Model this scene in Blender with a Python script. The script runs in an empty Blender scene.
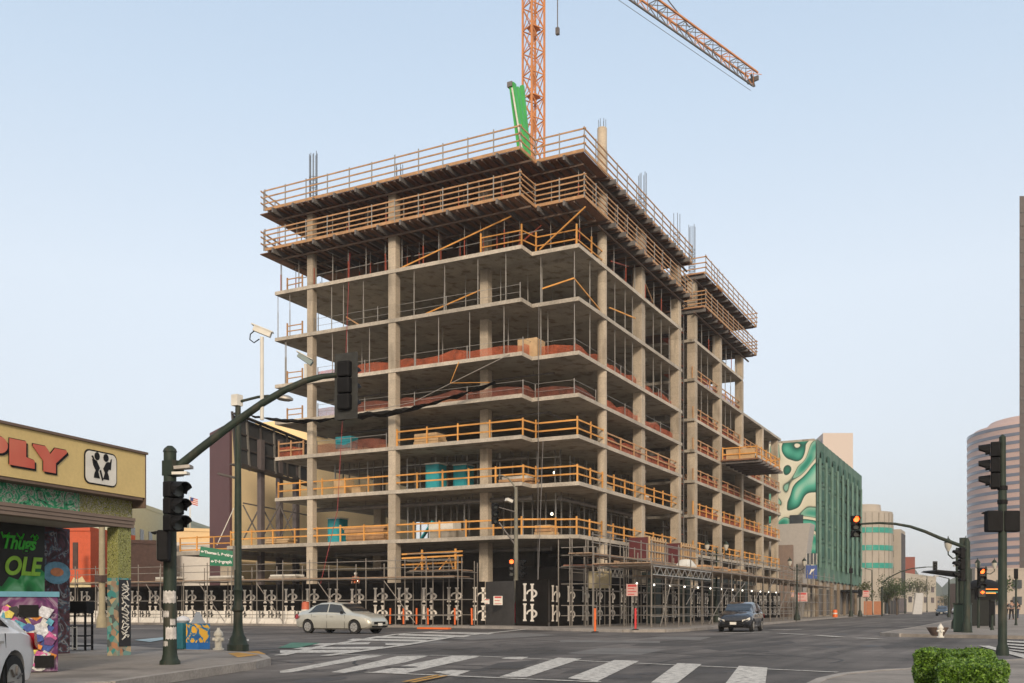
import bpy, bmesh, math, random
from mathutils import Vector, Matrix
random.seed(7)
C = bpy.context.scene.collection
PI = math.pi
R = math.radians
# ---- camera frame: the street grid is the world grid, the camera looks along a diagonal of it
SN, CS = 0.46166, 0.88705
FPX, CXP, HOR, ZC = 978.0, 512.0, 608.0, 1.2
def G(x, y, z=0.0):
    Y = FPX * (ZC - z) / (y - HOR); X = (x - CXP) / FPX * Y
    return (X * SN + Y * CS, -X * CS + Y * SN)
def A(x, Y):
    X = (x - CXP) / FPX * Y
    return (X * SN + Y * CS, -X * CS + Y * SN)
def Zat(y, Y): return ZC + (HOR - y) * Y / FPX
def depth(a, b): return a * CS + b * SN
def onB(x, b):      # a on the line b=const seen at column x
    r = (x - CXP) / FPX
    return b * (CS + SN * r) / (SN - CS * r)
def onA(x, a):
    r = (x - CXP) / FPX
    return a * (SN - CS * r) / (CS + SN * r)
ROOTM = {}
class MB:
    def __init__(s): s.v = []; s.f = []; s.sm = False
    def add(s, vs, fs):
        n = len(s.v); s.v += [tuple(p) for p in vs]; s.f += [tuple(i + n for i in f) for f in fs]; return s
    def box(s, x0, x1, y0, y1, z0, z1):
        if x0 > x1: x0, x1 = x1, x0
        if y0 > y1: y0, y1 = y1, y0
        return s.add([(x0,y0,z0),(x1,y0,z0),(x1,y1,z0),(x0,y1,z0),(x0,y0,z1),(x1,y0,z1),(x1,y1,z1),(x0,y1,z1)],
                     [(0,3,2,1),(4,5,6,7),(0,1,5,4),(1,2,6,5),(2,3,7,6),(3,0,4,7)])
    def bar(s, p, q, w, h=None):
        h = h or w; p = Vector(p); q = Vector(q); d = (q - p)
        if d.length < 1e-6: return s
        d.normalize(); up = Vector((0,0,1)) if abs(d.z) < .95 else Vector((1,0,0))
        a = d.cross(up).normalized() * (w/2); b = a.cross(d).normalized() * (h/2)
        vs = [p-a-b,p+a-b,p+a+b,p-a+b,q-a-b,q+a-b,q+a+b,q-a+b]
        return s.add(vs, [(0,1,2,3),(7,6,5,4),(0,4,5,1),(1,5,6,2),(2,6,7,3),(3,7,4,0)])
    def tube(s, p, q, r, n=8, r2=None):
        return s.path([p, q], r, n, r2)
    def path(s, pts, r, n=8, r2=None):
        pts = [Vector(p) for p in pts]; m = len(pts); rings = []
        r2 = r if r2 is None else r2; prev = None
        for i, p in enumerate(pts):
            d = (pts[min(i+1, m-1)] - pts[max(i-1, 0)]).normalized()
            if prev is None:
                up = Vector((0,0,1)) if abs(d.z) < .95 else Vector((1,0,0)); a = d.cross(up).normalized()
            else:
                a = (prev - d * prev.dot(d)).normalized()
            prev = a; b = d.cross(a); rr = r + (r2 - r) * i / (m - 1)
            rings.append([p + (a*math.cos(2*PI*k/n) + b*math.sin(2*PI*k/n)) * rr for k in range(n)])
        vs = [v for ring in rings for v in ring]; fs = []
        for i in range(m-1):
            for k in range(n): fs.append((i*n+k, i*n+(k+1)%n, (i+1)*n+(k+1)%n, (i+1)*n+k))
        fs.append(tuple(reversed(range(n)))); fs.append(tuple(range((m-1)*n, m*n)))
        s.sm = True if n > 5 else s.sm
        return s.add(vs, fs)
    def lathe(s, cx, cy, prof, n=16, z0=0):
        vs = []; fs = []
        for r, z in prof:
            for k in range(n): vs.append((cx + r*math.cos(2*PI*k/n), cy + r*math.sin(2*PI*k/n), z0 + z))
        for i in range(len(prof)-1):
            for k in range(n): fs.append((i*n+k, i*n+(k+1)%n, (i+1)*n+(k+1)%n, (i+1)*n+k))
        fs.append(tuple(reversed(range(n)))); fs.append(tuple(range((len(prof)-1)*n, len(prof)*n)))
        s.sm = True
        return s.add(vs, fs)
    def prism(s, poly, z0, z1):
        n = len(poly); ar = sum(poly[i][0]*poly[(i+1)%n][1]-poly[(i+1)%n][0]*poly[i][1] for i in range(n))
        if ar < 0: poly = poly[::-1]
        vs = [(x,y,z0) for x,y in poly] + [(x,y,z1) for x,y in poly]
        fs = [tuple(reversed(range(n))), tuple(range(n,2*n))] + [(i,(i+1)%n,n+(i+1)%n,n+i) for i in range(n)]
        return s.add(vs, fs)
    def sheet(s, poly, z):
        n = len(poly); ar = sum(poly[i][0]*poly[(i+1)%n][1]-poly[(i+1)%n][0]*poly[i][1] for i in range(n))
        if ar < 0: poly = poly[::-1]
        return s.add([(x,y,z) for x,y in poly], [tuple(range(n))])
    def xform(s, M):
        s.v = [tuple(M @ Vector(p)) for p in s.v]; return s
    def flatpoly(s, pts, O, U, V, th=0.02):     # a 2D outline in the plane O+u*U+v*V, with thickness
        O = Vector(O); U = Vector(U); V = Vector(V); N = U.cross(V).normalized() * th
        n = len(pts); ar = sum(pts[i][0]*pts[(i+1)%n][1]-pts[(i+1)%n][0]*pts[i][1] for i in range(n))
        if ar < 0: pts = pts[::-1]
        vs = [O + U*u + V*v for u, v in pts] + [O + U*u + V*v + N for u, v in pts]
        fs = [tuple(reversed(range(n))), tuple(range(n,2*n))] + [(i,(i+1)%n,n+(i+1)%n,n+i) for i in range(n)]
        return s.add(vs, fs)
    def build(s, name, mat, parent=None, loc=None, smooth=None, bevel=0):
        me = bpy.data.meshes.new(name)
        inv = ROOTM[parent.name].inverted() if parent is not None else (Matrix.Translation(Vector(loc)).inverted() if loc is not None else Matrix())
        me.from_pydata([tuple(inv @ Vector(p)) for p in s.v], [], s.f); me.materials.append(mat)
        if s.sm if smooth is None else smooth:
            for p in me.polygons: p.use_smooth = True
            try: me.set_sharp_from_angle(angle=R(38))
            except Exception: pass
        me.update()
        o = bpy.data.objects.new(name, me); C.objects.link(o)
        if parent is not None:
            o.parent = parent; ROOTM[o.name] = ROOTM[parent.name]
        else:
            o.location = loc or (0,0,0); ROOTM[o.name] = Matrix.Translation(Vector(loc or (0,0,0)))
        if bevel:
            m = o.modifiers.new('bevel', 'BEVEL'); m.width = bevel; m.segments = 2; m.limit_method = 'ANGLE'
        return o
def tag(o, label, cat, group=None, kind=None):
    if label: o['label'] = label
    if cat: o['category'] = cat
    if group: o['group'] = group
    if kind: o['kind'] = kind
    return o
def thing(name, label, cat, loc=(0,0,0), rz=0, group=None):
    o = bpy.data.objects.new(name, None); C.objects.link(o); o.empty_display_size = .3
    o.location = loc; o.rotation_euler = (0,0,rz)
    ROOTM[o.name] = Matrix.Translation(Vector(loc)) @ Matrix.Rotation(rz, 4, 'Z')
    return tag(o, label, cat, group)
def struct(o):
    o['kind'] = 'structure'; return o
def dup(root, loc, rz=None, label=None, group=None, sc=None):
    r = root.copy(); C.objects.link(r); r.location = loc
    if rz is not None: r.rotation_euler = (0,0,rz)
    if sc is not None: r.scale = sc
    if label: r['label'] = label
    if group: r['group'] = group
    for ch in list(root.children):
        c = ch.copy(); C.objects.link(c); c.parent = r
        for g in list(ch.children):
            d = g.copy(); C.objects.link(d); d.parent = c
    return r
def part_label(o, l): o['label'] = l; return o
# ---- materials
MATS = {}
def mat(name, col, rough=.8, metal=0, var=.15, scale=3, bump=.0, bscale=40, emit=None, estr=0, coat=0, alpha=None, stretch=None, spec=None, fine=0, dirt=None, rand=0, panels=None):
    if name in MATS: return MATS[name]
    m = bpy.data.materials.new(name); m.use_nodes = True; nt = m.node_tree; N = nt.nodes; L = nt.links
    p = N['Principled BSDF']; p.inputs['Roughness'].default_value = rough; p.inputs['Metallic'].default_value = metal
    if spec is not None: p.inputs['Specular IOR Level'].default_value = spec
    if coat: p.inputs['Coat Weight'].default_value = coat; p.inputs['Coat Roughness'].default_value = .05
    tc = N.new('ShaderNodeTexCoord'); src = tc.outputs['Object']
    if stretch:
        mp = N.new('ShaderNodeMapping'); mp.inputs['Scale'].default_value = stretch; L.new(src, mp.inputs[0]); src = mp.outputs[0]
    out = None
    if var:
        n = N.new('ShaderNodeTexNoise'); n.inputs['Scale'].default_value = scale; n.inputs['Detail'].default_value = 6; n.inputs['Roughness'].default_value = .65
        L.new(src, n.inputs['Vector'])
        r = N.new('ShaderNodeValToRGB'); L.new(n.outputs['Fac'], r.inputs[0])
        r.color_ramp.elements[0].position = .3; r.color_ramp.elements[1].position = .7
        r.color_ramp.elements[0].color = tuple(c*(1-var) for c in col[:3]) + (1,)
        r.color_ramp.elements[1].color = tuple(min(1, c*(1+var)) for c in col[:3]) + (1,)
        out = r.outputs[0]
        if fine:
            n2 = N.new('ShaderNodeTexNoise'); n2.inputs['Scale'].default_value = scale*14; n2.inputs['Detail'].default_value = 3
            L.new(src, n2.inputs['Vector'])
            mr = N.new('ShaderNodeMapRange'); mr.inputs[1].default_value = .3; mr.inputs[2].default_value = .7; mr.inputs[3].default_value = 1-fine; mr.inputs[4].default_value = 1+fine
            L.new(n2.outputs['Fac'], mr.inputs[0])
            mx = N.new('ShaderNodeMix'); mx.data_type = 'RGBA'; mx.blend_type = 'MULTIPLY'; mx.inputs[0].default_value = 1
            L.new(out, mx.inputs[6]); L.new(mr.outputs[0], mx.inputs[7]); out = mx.outputs[2]
        if dirt:
            n3 = N.new('ShaderNodeTexNoise'); n3.inputs['Scale'].default_value = scale*.6; n3.inputs['Detail'].default_value = 8
            mp3 = N.new('ShaderNodeMapping'); mp3.inputs['Location'].default_value = (7,3,1); mp3.inputs['Scale'].default_value = (2.5,2.5,.5); L.new(tc.outputs['Object'], mp3.inputs[0]); L.new(mp3.outputs[0], n3.inputs['Vector'])
            mr3 = N.new('ShaderNodeMapRange'); mr3.inputs[1].default_value = .52; mr3.inputs[2].default_value = .68; L.new(n3.outputs['Fac'], mr3.inputs[0])
            mx3 = N.new('ShaderNodeMix'); mx3.data_type = 'RGBA'; L.new(mr3.outputs[0], mx3.inputs[0]); L.new(out, mx3.inputs[6]); mx3.inputs[7].default_value = tuple(dirt) + (1,); out = mx3.outputs[2]
        def _mulc(out, val):
            q = N.new('ShaderNodeMix'); q.data_type = 'RGBA'; q.blend_type = 'MULTIPLY'; q.inputs[0].default_value = 1; L.new(out, q.inputs[6]); L.new(val, q.inputs[7]); return q.outputs[2]
        if rand:
            oi = N.new('ShaderNodeObjectInfo'); mr5 = N.new('ShaderNodeMapRange'); mr5.inputs[3].default_value = 1-rand; mr5.inputs[4].default_value = 1+rand; L.new(oi.outputs['Random'], mr5.inputs[0]); out = _mulc(out, mr5.outputs[0])
        if panels:
            sxyz = N.new('ShaderNodeSeparateXYZ'); L.new(tc.outputs['Object'], sxyz.inputs[0])
            for ax, per in panels:
                dv = N.new('ShaderNodeMath'); dv.operation = 'DIVIDE'; dv.inputs[1].default_value = per; L.new(sxyz.outputs[ax], dv.inputs[0])
                fr = N.new('ShaderNodeMath'); fr.operation = 'FRACT'; L.new(dv.outputs[0], fr.inputs[0])
                mr6 = N.new('ShaderNodeMapRange'); mr6.inputs[1].default_value = 0; mr6.inputs[2].default_value = .03; mr6.inputs[3].default_value = .72; mr6.inputs[4].default_value = 1; L.new(fr.outputs[0], mr6.inputs[0]); out = _mulc(out, mr6.outputs[0])
                fl = N.new('ShaderNodeMath'); fl.operation = 'FLOOR'; L.new(dv.outputs[0], fl.inputs[0]); wn = N.new('ShaderNodeTexWhiteNoise'); wn.noise_dimensions = '1D'; L.new(fl.outputs[0], wn.inputs['W'])
                mr7 = N.new('ShaderNodeMapRange'); mr7.inputs[3].default_value = .9; mr7.inputs[4].default_value = 1.08; L.new(wn.outputs['Value'], mr7.inputs[0]); out = _mulc(out, mr7.outputs[0])
        L.new(out, p.inputs['Base Color'])
    else: p.inputs['Base Color'].default_value = tuple(col[:3]) + (1,)
    if bump:
        n4 = N.new('ShaderNodeTexNoise'); n4.inputs['Scale'].default_value = bscale; n4.inputs['Detail'].default_value = 4; L.new(src, n4.inputs['Vector'])
        b = N.new('ShaderNodeBump'); b.inputs['Strength'].default_value = bump; b.inputs['Distance'].default_value = .02; L.new(n4.outputs['Fac'], b.inputs['Height']); L.new(b.outputs[0], p.inputs['Normal'])
    if emit: p.inputs['Emission Color'].default_value = tuple(emit)+(1,); p.inputs['Emission Strength'].default_value = estr
    if alpha is not None:
        # a woven net: fine grid of threads with open holes
        ck = N.new('ShaderNodeTexNoise'); ck.inputs['Scale'].default_value = 60; L.new(tc.outputs['Object'], ck.inputs['Vector'])
        mr = N.new('ShaderNodeMapRange'); mr.inputs[1].default_value = .4; mr.inputs[2].default_value = .6; mr.inputs[3].default_value = max(0, alpha-.25); mr.inputs[4].default_value = min(1, alpha+.25)
        L.new(ck.outputs['Fac'], mr.inputs[0]); L.new(mr.outputs[0], p.inputs['Alpha'])
    MATS[name] = m; return m
def ramp_mat(name, stops, scale=2, detail=3, dist=1.5, rough=.8, tex='noise', stretch=None):
    m = bpy.data.materials.new(name); m.use_nodes = True; nt = m.node_tree; N = nt.nodes; L = nt.links
    p = N['Principled BSDF']; p.inputs['Roughness'].default_value = rough
    tc = N.new('ShaderNodeTexCoord'); mp = N.new('ShaderNodeMapping'); L.new(tc.outputs['Object'], mp.inputs[0])
    if stretch: mp.inputs['Scale'].default_value = stretch
    if tex == 'noise':
        n = N.new('ShaderNodeTexNoise'); n.inputs['Scale'].default_value = scale; n.inputs['Detail'].default_value = detail; n.inputs['Distortion'].default_value = dist; o = n.outputs['Fac']
    elif tex == 'wave':
        n = N.new('ShaderNodeTexWave'); n.inputs['Scale'].default_value = scale; n.inputs['Distortion'].default_value = dist; n.inputs['Detail'].default_value = detail; o = n.outputs['Fac']
    else:
        n = N.new('ShaderNodeTexVoronoi'); n.inputs['Scale'].default_value = scale; o = n.outputs['Color']
        sp = N.new('ShaderNodeSeparateColor'); L.new(o, sp.inputs[0]); o = sp.outputs[0]
    L.new(mp.outputs[0], n.inputs['Vector'])
    r = N.new('ShaderNodeValToRGB'); e = r.color_ramp.elements
    while len(e) < len(stops): e.new(.5)
    for i, (ps, c) in enumerate(stops): e[i].position = ps; e[i].color = tuple(c) + (1,)
    L.new(o, r.inputs[0]); L.new(r.outputs[0], p.inputs['Base Color'])
    return m
conc = mat('concrete', (.38,.345,.29), .9, panels=((0,1.22),(1,2.44)), var=.16, scale=.9, fine=.12, bump=.15, bscale=12, dirt=(.20,.17,.13))
conc_col = mat('column_concrete', (.45,.385,.30), .88, rand=.17, panels=((2,1.3),), var=.14, scale=.7, fine=.12, bump=.15, bscale=10, dirt=(.27,.23,.18))
conc_edge = mat('slab_edge_concrete', (.46,.415,.35), .9, rand=.12, var=.25, scale=.6, fine=.15)
wood_y = mat('painted_yellow_timber', (.62,.30,.075), .75, rand=.18, var=.3, scale=.8)
wood = mat('bare_timber', (.45,.26,.13), .8, var=.25, scale=2.2, fine=.15)
ply = mat('dark_plywood', (.24,.125,.075), .8, var=.35, scale=.6, fine=.15)
ply_l = mat('new_plywood', (.52,.36,.2), .8, var=.2, scale=1.5)
steel = mat('galvanised_steel', (.36,.34,.31), .5, .6, var=.2, scale=4)
steel_d = mat('dark_joist_steel', (.17,.16,.155), .6, .3, var=.25, scale=3)
steel_r = mat('red_shore_paint', (.33,.07,.04), .6, .1, var=.3, scale=3)
alum = mat('aluminium', (.5,.49,.46), .45, .7, var=.1, scale=3)
net_o = mat('orange_debris_net', (.42,.10,.045), .9, var=.45, scale=1.5, alpha=.62)
net_k = mat('black_debris_net', (.012,.012,.012), .9, var=.2, scale=1, alpha=.93)
rebar = mat('rebar_steel', (.14,.16,.19), .6, .4, var=.2, scale=5)
orange = mat('crane_orange_paint', (.62,.25,.08), .5, 0, var=.15, scale=1)
green_p = mat('boom_green_paint', (.05,.42,.08), .45, 0, var=.15, scale=1)
asphalt = None
polegreen = mat('dark_green_pole_paint', (.022,.034,.025), .6, .0, spec=.3, var=.3, scale=4, fine=.1, dirt=(.055,.052,.038))
blackp = mat('black_housing', (.009,.009,.010), .7, 0, spec=.2, var=.2, scale=6)
black_f = mat('black_fence_fabric', (.011,.0095,.008), .95, 0, var=.5, scale=1.1, fine=.2, spec=.15)
white_pt = mat('white_print', (.68,.66,.6), .8, 0, var=.12, scale=3)
rubber = mat('rubber', (.015,.015,.015), .85, 0, var=.2, scale=10)
glass_d = mat('dark_glass', (.02,.025,.03), .08, 0, var=0, spec=.8)
white_l = mat('white_line_paint', (.52,.50,.46), .8, 0, var=.22, scale=5, fine=.3, dirt=(.17,.16,.15))
sidewalk_m = mat('pavement_concrete', (.25,.225,.2), .9, 0, var=.16, scale=.5, fine=.12, bump=.2, bscale=60, dirt=(.15,.135,.12))
# ---- world, sun, camera
sc = bpy.context.scene
w = bpy.data.worlds.new("World"); sc.world = w; w.use_nodes = True
nt = w.node_tree; bg = nt.nodes['Background']
sky = nt.nodes.new('ShaderNodeTexSky'); sky.sky_type = 'NISHITA'; sky.sun_disc = False
SUNV = Vector((-.80, -.50, .36)).normalized()
sky.sun_elevation = math.asin(SUNV.z); sky.sun_rotation = math.atan2(SUNV.x, SUNV.y)
sky.air_density = 1.0; sky.dust_density = 2.2; sky.ozone_density = 1.5; sky.altitude = 0
hs = nt.nodes.new('ShaderNodeHueSaturation'); hs.inputs['Saturation'].default_value = .62; hs.inputs['Value'].default_value = 1.25; nt.links.new(sky.outputs[0], hs.inputs['Color'])
# thin high haze: the sky pales towards the horizon, all round
tw = nt.nodes.new('ShaderNodeTexCoord'); sx = nt.nodes.new('ShaderNodeSeparateXYZ'); nt.links.new(tw.outputs['Generated'], sx.inputs[0])
hr = nt.nodes.new('ShaderNodeValToRGB'); nt.links.new(sx.outputs[2], hr.inputs[0]); e = hr.color_ramp.elements
e[0].position = 0; e[0].color = (.655,.64,.655,1); e[1].position = .62; e[1].color = (.47,.62,.81,1)
for ps, c_ in ((.10,(.665,.69,.735,1)),(.30,(.74,.81,.88,1)),(.46,(.60,.73,.87,1))): q_ = e.new(ps); q_.color = c_
vs_ = nt.nodes.new('ShaderNodeVectorMath'); vs_.operation = 'SCALE'; vs_.inputs['Scale'].default_value = 4.05; nt.links.new(hr.outputs[0], vs_.inputs[0])
mxw = nt.nodes.new('ShaderNodeMix'); mxw.data_type = 'RGBA'; mxw.inputs[0].default_value = .8; nt.links.new(hs.outputs[0], mxw.inputs[6]); nt.links.new(vs_.outputs[0], mxw.inputs[7])
dt = nt.nodes.new('ShaderNodeVectorMath'); dt.operation = 'DOT_PRODUCT'; nt.links.new(tw.outputs['Generated'], dt.inputs[0]); dt.inputs[1].default_value = SUNV
gm = nt.nodes.new('ShaderNodeMapRange'); gm.inputs[1].default_value = .05; gm.inputs[2].default_value = 1; nt.links.new(dt.outputs['Value'], gm.inputs[0])
mg = nt.nodes.new('ShaderNodeMix'); mg.data_type = 'RGBA'; nt.links.new(gm.outputs[0], mg.inputs[0]); nt.links.new(mxw.outputs[2], mg.inputs[6]); mg.inputs[7].default_value = (5.0,4.2,3.3,1)
nt.links.new(mg.outputs[2], bg.inputs[0]); bg.inputs[1].default_value = .15
sl = bpy.data.lights.new('sun', 'SUN'); sl.energy = 1.5; sl.angle = R(10); sl.color = (1.0, .84, .66)
so = bpy.data.objects.new('sun', sl); C.objects.link(so); so.rotation_euler = SUNV.to_track_quat('Z', 'Y').to_euler(); so.location = (0,0,90)
cd = bpy.data.cameras.new('camera'); cam = bpy.data.objects.new('camera', cd); C.objects.link(cam); sc.camera = cam
cam.location = (0,0,ZC); cam.rotation_euler = (PI/2, 0, math.atan2(-CS, SN))
cd.sensor_width = 36; cd.lens = 36 * FPX / 1024; cd.shift_y = (HOR - 341.5) / 1024; cd.clip_end = 6000; cd.clip_start = .1
sc.view_settings.view_transform = 'Standard'; sc.view_settings.look = 'None'; sc.view_settings.gamma = 1; sc.view_settings.exposure = .72
# ---- asphalt with patches
m = bpy.data.materials.new('asphalt'); m.use_nodes = True; N = m.node_tree.nodes; L = m.node_tree.links; p = N['Principled BSDF']; p.inputs['Roughness'].default_value = .85
tc = N.new('ShaderNodeTexCoord')
def nz(scale, det, lo, hi, a, b, mp=None):
    n = N.new('ShaderNodeTexNoise'); n.inputs['Scale'].default_value = scale; n.inputs['Detail'].default_value = det
    if mp:
        q = N.new('ShaderNodeMapping'); q.inputs['Scale'].default_value = mp; L.new(tc.outputs['Object'], q.inputs[0]); L.new(q.outputs[0], n.inputs['Vector'])
    else: L.new(tc.outputs['Object'], n.inputs['Vector'])
    r = N.new('ShaderNodeMapRange'); r.inputs[1].default_value = lo; r.inputs[2].default_value = hi; r.inputs[3].default_value = a; r.inputs[4].default_value = b
    L.new(n.outputs['Fac'], r.inputs[0]); return r.outputs[0]
def mul(x, y):
    q = N.new('ShaderNodeMath'); q.operation = 'MULTIPLY'; L.new(x, q.inputs[0]); L.new(y, q.inputs[1]); return q.outputs[0]
f = mul(mul(nz(.12,7,.40,.60,.62,1.34), nz(1.3,6,.35,.65,.8,1.18)), mul(nz(30,3,.3,.7,.85,1.15), nz(.6,6,.40,.60,.70,1.2,(.10,1.9,1))))
vr = N.new('ShaderNodeTexVoronoi'); vr.feature = 'DISTANCE_TO_EDGE'; vr.inputs['Scale'].default_value = .16; q = N.new('ShaderNodeMapping'); q.inputs['Scale'].default_value = (1,1,0)
nd = N.new('ShaderNodeTexNoise'); nd.inputs['Scale'].default_value = .8; nd.inputs['Detail'].default_value = 5; L.new(tc.outputs['Object'], nd.inputs['Vector'])
va = N.new('ShaderNodeVectorMath'); va.operation = 'MULTIPLY_ADD'; va.inputs[1].default_value = (3,3,0); L.new(nd.outputs['Color'], va.inputs[0]); L.new(tc.outputs['Object'], va.inputs[2]); L.new(va.outputs[0], q.inputs[0]); L.new(q.outputs[0], vr.inputs['Vector'])
cr = N.new('ShaderNodeMapRange'); cr.inputs[1].default_value = 0; cr.inputs[2].default_value = .012; cr.inputs[3].default_value = .42; cr.inputs[4].default_value = 1; L.new(vr.outputs['Distance'], cr.inputs[0])
f = mul(f, cr.outputs[0])
cmb = N.new('ShaderNodeMix'); cmb.data_type = 'RGBA'; cmb.blend_type = 'MULTIPLY'; cmb.inputs[0].default_value = 1; cmb.inputs[6].default_value = (.105,.094,.086,1); L.new(f, cmb.inputs[7]); L.new(cmb.outputs[2], p.inputs['Base Color'])
bn = N.new('ShaderNodeTexNoise'); bn.inputs['Scale'].default_value = 90; L.new(tc.outputs['Object'], bn.inputs['Vector']); bp = N.new('ShaderNodeBump'); bp.inputs['Strength'].default_value = .3; bp.inputs['Distance'].default_value = .01; L.new(bn.outputs['Fac'], bp.inputs['Height']); L.new(bp.outputs[0], p.inputs['Normal'])
asphalt = m
patch_m = mat('fresh_asphalt_patch', (.056,.051,.048), .85, var=.2, scale=2, fine=.15)
patch_l = mat('worn_concrete_patch', (.15,.143,.135), .85, var=.2, scale=2, fine=.15)
struct(MB().sheet([(-500,-1300),(1500,-1300),(1500,1500),(-500,1500)], 0).build('ground', asphalt))
# ---- pavements
kerb_m = mat('kerb_concrete', (.30,.275,.25), .9, var=.2, scale=1.5, fine=.15)
def pave(poly, label=None, h=.14):
    struct(MB().prism(poly, -.2, h).build('pavement', sidewalk_m))
    cx = sum(p[0] for p in poly)/len(poly); 
BLK = [(50.3,300),(50.3,30),(49.2,25.5),(46.4,20.5),(45.3,17.4),(46.3,15.6),(49,15.2),(73.7,16.4),(103.5,18.4),(154,20.6),(420,24),(420,300)]
pave(BLK)
NW = [G(-260,690,.14),G(60,684,.14),G(110,682,.14),G(165,674,.14),G(215,667,.14),G(252,662,.14),G(267,658.6,.14),G(262,655,.14),G(240,652.3,.14),G(180,649,.14),G(100,647,.14),(31,60),(31,300),(-200,300),(-200,20),(-5,6)]
NW = [NW[i] for i in (1,2,3,4,5,6,7,8,9,11,12,13)] + [(-60,20),(5,11)]
pave(NW)
RT = [(43.3,4.4),(44.6,5.3),(60,5.2),(160,5.6),(420,9),(420,-300),(43,-300),(42.4,0.6)]
pave(RT)
NE = [G(812,684,.14),G(822,679,.14),G(845,673.6,.14),G(880,670.3,.14),G(912,668.5,.14),G(960,664,.14),G(1010,660,.14),G(1060,657,.14),(30,-60),(0,-60),(6,-6),(12,0)]
pave(NE)
# kerb strips of the pavements, a step up from the road
def kerb(pts):
    k = MB()
    for p, q in zip(pts, pts[1:]): k.bar((p[0],p[1],.0752), (q[0],q[1],.0752), .16, .15)
    struct(k.build('kerb', kerb_m))
kerb(BLK[1:11]); kerb(NW[0:9]); kerb(RT[0:5]); kerb(NE[0:8])
MZ = [.004]
def paint(pxs, mt=None, z=None, name='road_marking'):
    if z is None: MZ[0] += .0006; z = MZ[0]
    return struct(MB().sheet([G(x,y) for x,y in pxs], z).build(name, mt or white_l))
def line(p, q, w=.12, mt=None, name='road_marking', z=.004):
    MZ[0] += .0006; z = MZ[0]
    P0 = Vector(G(*p)); Q0 = Vector(G(*q)); d = (Q0-P0).normalized(); n = Vector((-d.y, d.x))*w/2
    return struct(MB().sheet([P0-n, Q0-n, Q0+n, P0+n], z).build(name, mt or white_l))
c5 = lambda L_: [(x/5.12+280, y/5.12+570) for x, y in L_]
c6 = lambda L_: [(x/5.12+470, y/5.12+570) for x, y in L_]
c7 = lambda L_: [(x/4.465+660, y/4.465+530) for x, y in L_]
for q in ([(0,518),(420,438),(528,438),(400,462),(60,524),(0,528)], [(262,524),(600,442),(760,440),(640,474),(330,528)], [(450,528),(880,440),(1024,440),(1010,447),(640,531)]): paint(c5(q))
for q in ([(160,455),(195,446),(300,446),(265,459)], [(150,548),(450,450),(572,455),(290,550)], [(500,556),(740,462),(866,467),(650,573)]): paint(c6(q))
for q in ([(-40,683),(78,596),(186,600),(70,690)], [(290,690),(352,608),(480,616),(470,692)]): paint(c7(q))
paint([(800,532+0),(0,0),(0,0)] and c5([(780,524),(880,514),(975,518),(900,545)]))
for a_, b_ in (((470,656),(838,672.6)), ((366,672.6),(600,682.5)), ((340,655),(470,656))): line(a_, b_, .16)
for q in ([(170,378),(465,371),(452,382),(130,386)], [(110,398),(535,394),(500,405),(60,407)], [(0,413),(415,410),(350,425),(0,427)],
          [(375,353),(760,359),(730,368),(340,362)], [(540,377),(690,377),(640,388),(540,386)], [(500,340),(860,348),(830,356),(440,349)], [(620,328),(980,338),(940,346),(600,336)], [(760,318),(1100,324),(1070,331),(720,324)]): paint(c5(q))
for a_, b_ in ((c5([(0,440),(235,388)])), (c5([(235,388),(600,330)])), (c5([(600,330),(830,312)])), (c5([(232,442),(640,386)])), (c5([(640,386),(900,342)])), (c5([(900,342),(1250,306)]))): line(a_, b_, .3)
bike = mat('green_bike_lane_paint', (.06,.17,.12), .85, var=.35, scale=2)
paint(c5([(60,374),(210,376),(90,402),(-10,402)]), bike)
blue_l = mat('pale_blue_lane_paint', (.28,.38,.42), .85, var=.3, scale=2)
paint([(134,640.5),(165,637.6),(170,639),(150,642.5)], blue_l); line((120,628.6),(166,629.6),.2); line((200,632),(246,633),.2); paint([(228,640),(249,639.6),(249,641.6),(230,641.8)])
for p_, q_ in (((723,633.2),(770,632.4)), ((779,633.8),(806,635)), ((817,635.8),(841,637.6)), ((771,630.3),(801,629.6)), ((856,638.5),(880,639.5))): line(p_, q_, .45)
line((984,646.5),(1045,663),.3)
for k in range(5): paint([(1004+0*k,641+k*2.9),(1060,644+k*3.9),(1060,645.8+k*4),(1004+k*3.4,642.4+k*3.1)])
yel = mat('yellow_line_paint', (.45,.24,.04), .8, var=.35, scale=2)
line((404,683.5),(438,676.5),.1,yel); line((412,684),(446,677),.1,yel)
struct(MB().sheet([G(228,659.5),G(258,656.8),G(266,660.4),G(238,664)], .145).build('tactile_paving', yel))
for q in ([(470,672),(498,663),(540,660),(520,668)], [(540,650),(575,650.5),(560,652),(535,651.5)], [(742,650),(768,650.5),(770,652),(740,652)], [(436,649),(460,648.5),(462,650),(436,650.3)], [(880,646),(908,643),(912,645),(886,649)], [(575,668.5),(606,668),(592,673),(560,673.5)], [(640,643.5),(700,644),(690,646.5),(630,646)], [(300,649),(345,646),(352,648),(308,652)], [(690,669),(730,670),(726,674),(684,673)], [(700,648),(790,641),(796,643),(720,651)]): paint(q, patch_m, .002+random.random()*.0015, 'road_patch')
for q in ([(560,640),(660,641),(660,643),(560,642)], [(430,637),(520,633),(560,635),(470,640)], [(600,648),(668,649),(640,655),(566,653.5)], [(380,642),(440,640.5),(452,643),(392,645)], [(660,636.5),(712,637),(700,640),(640,639)]): paint(q, patch_l, .0022+random.random()*.001, 'road_patch')
rp = random.Random(4)
seam_m = mat('tar_seam', (.03,.029,.028), .7, var=.2, scale=4)
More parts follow.
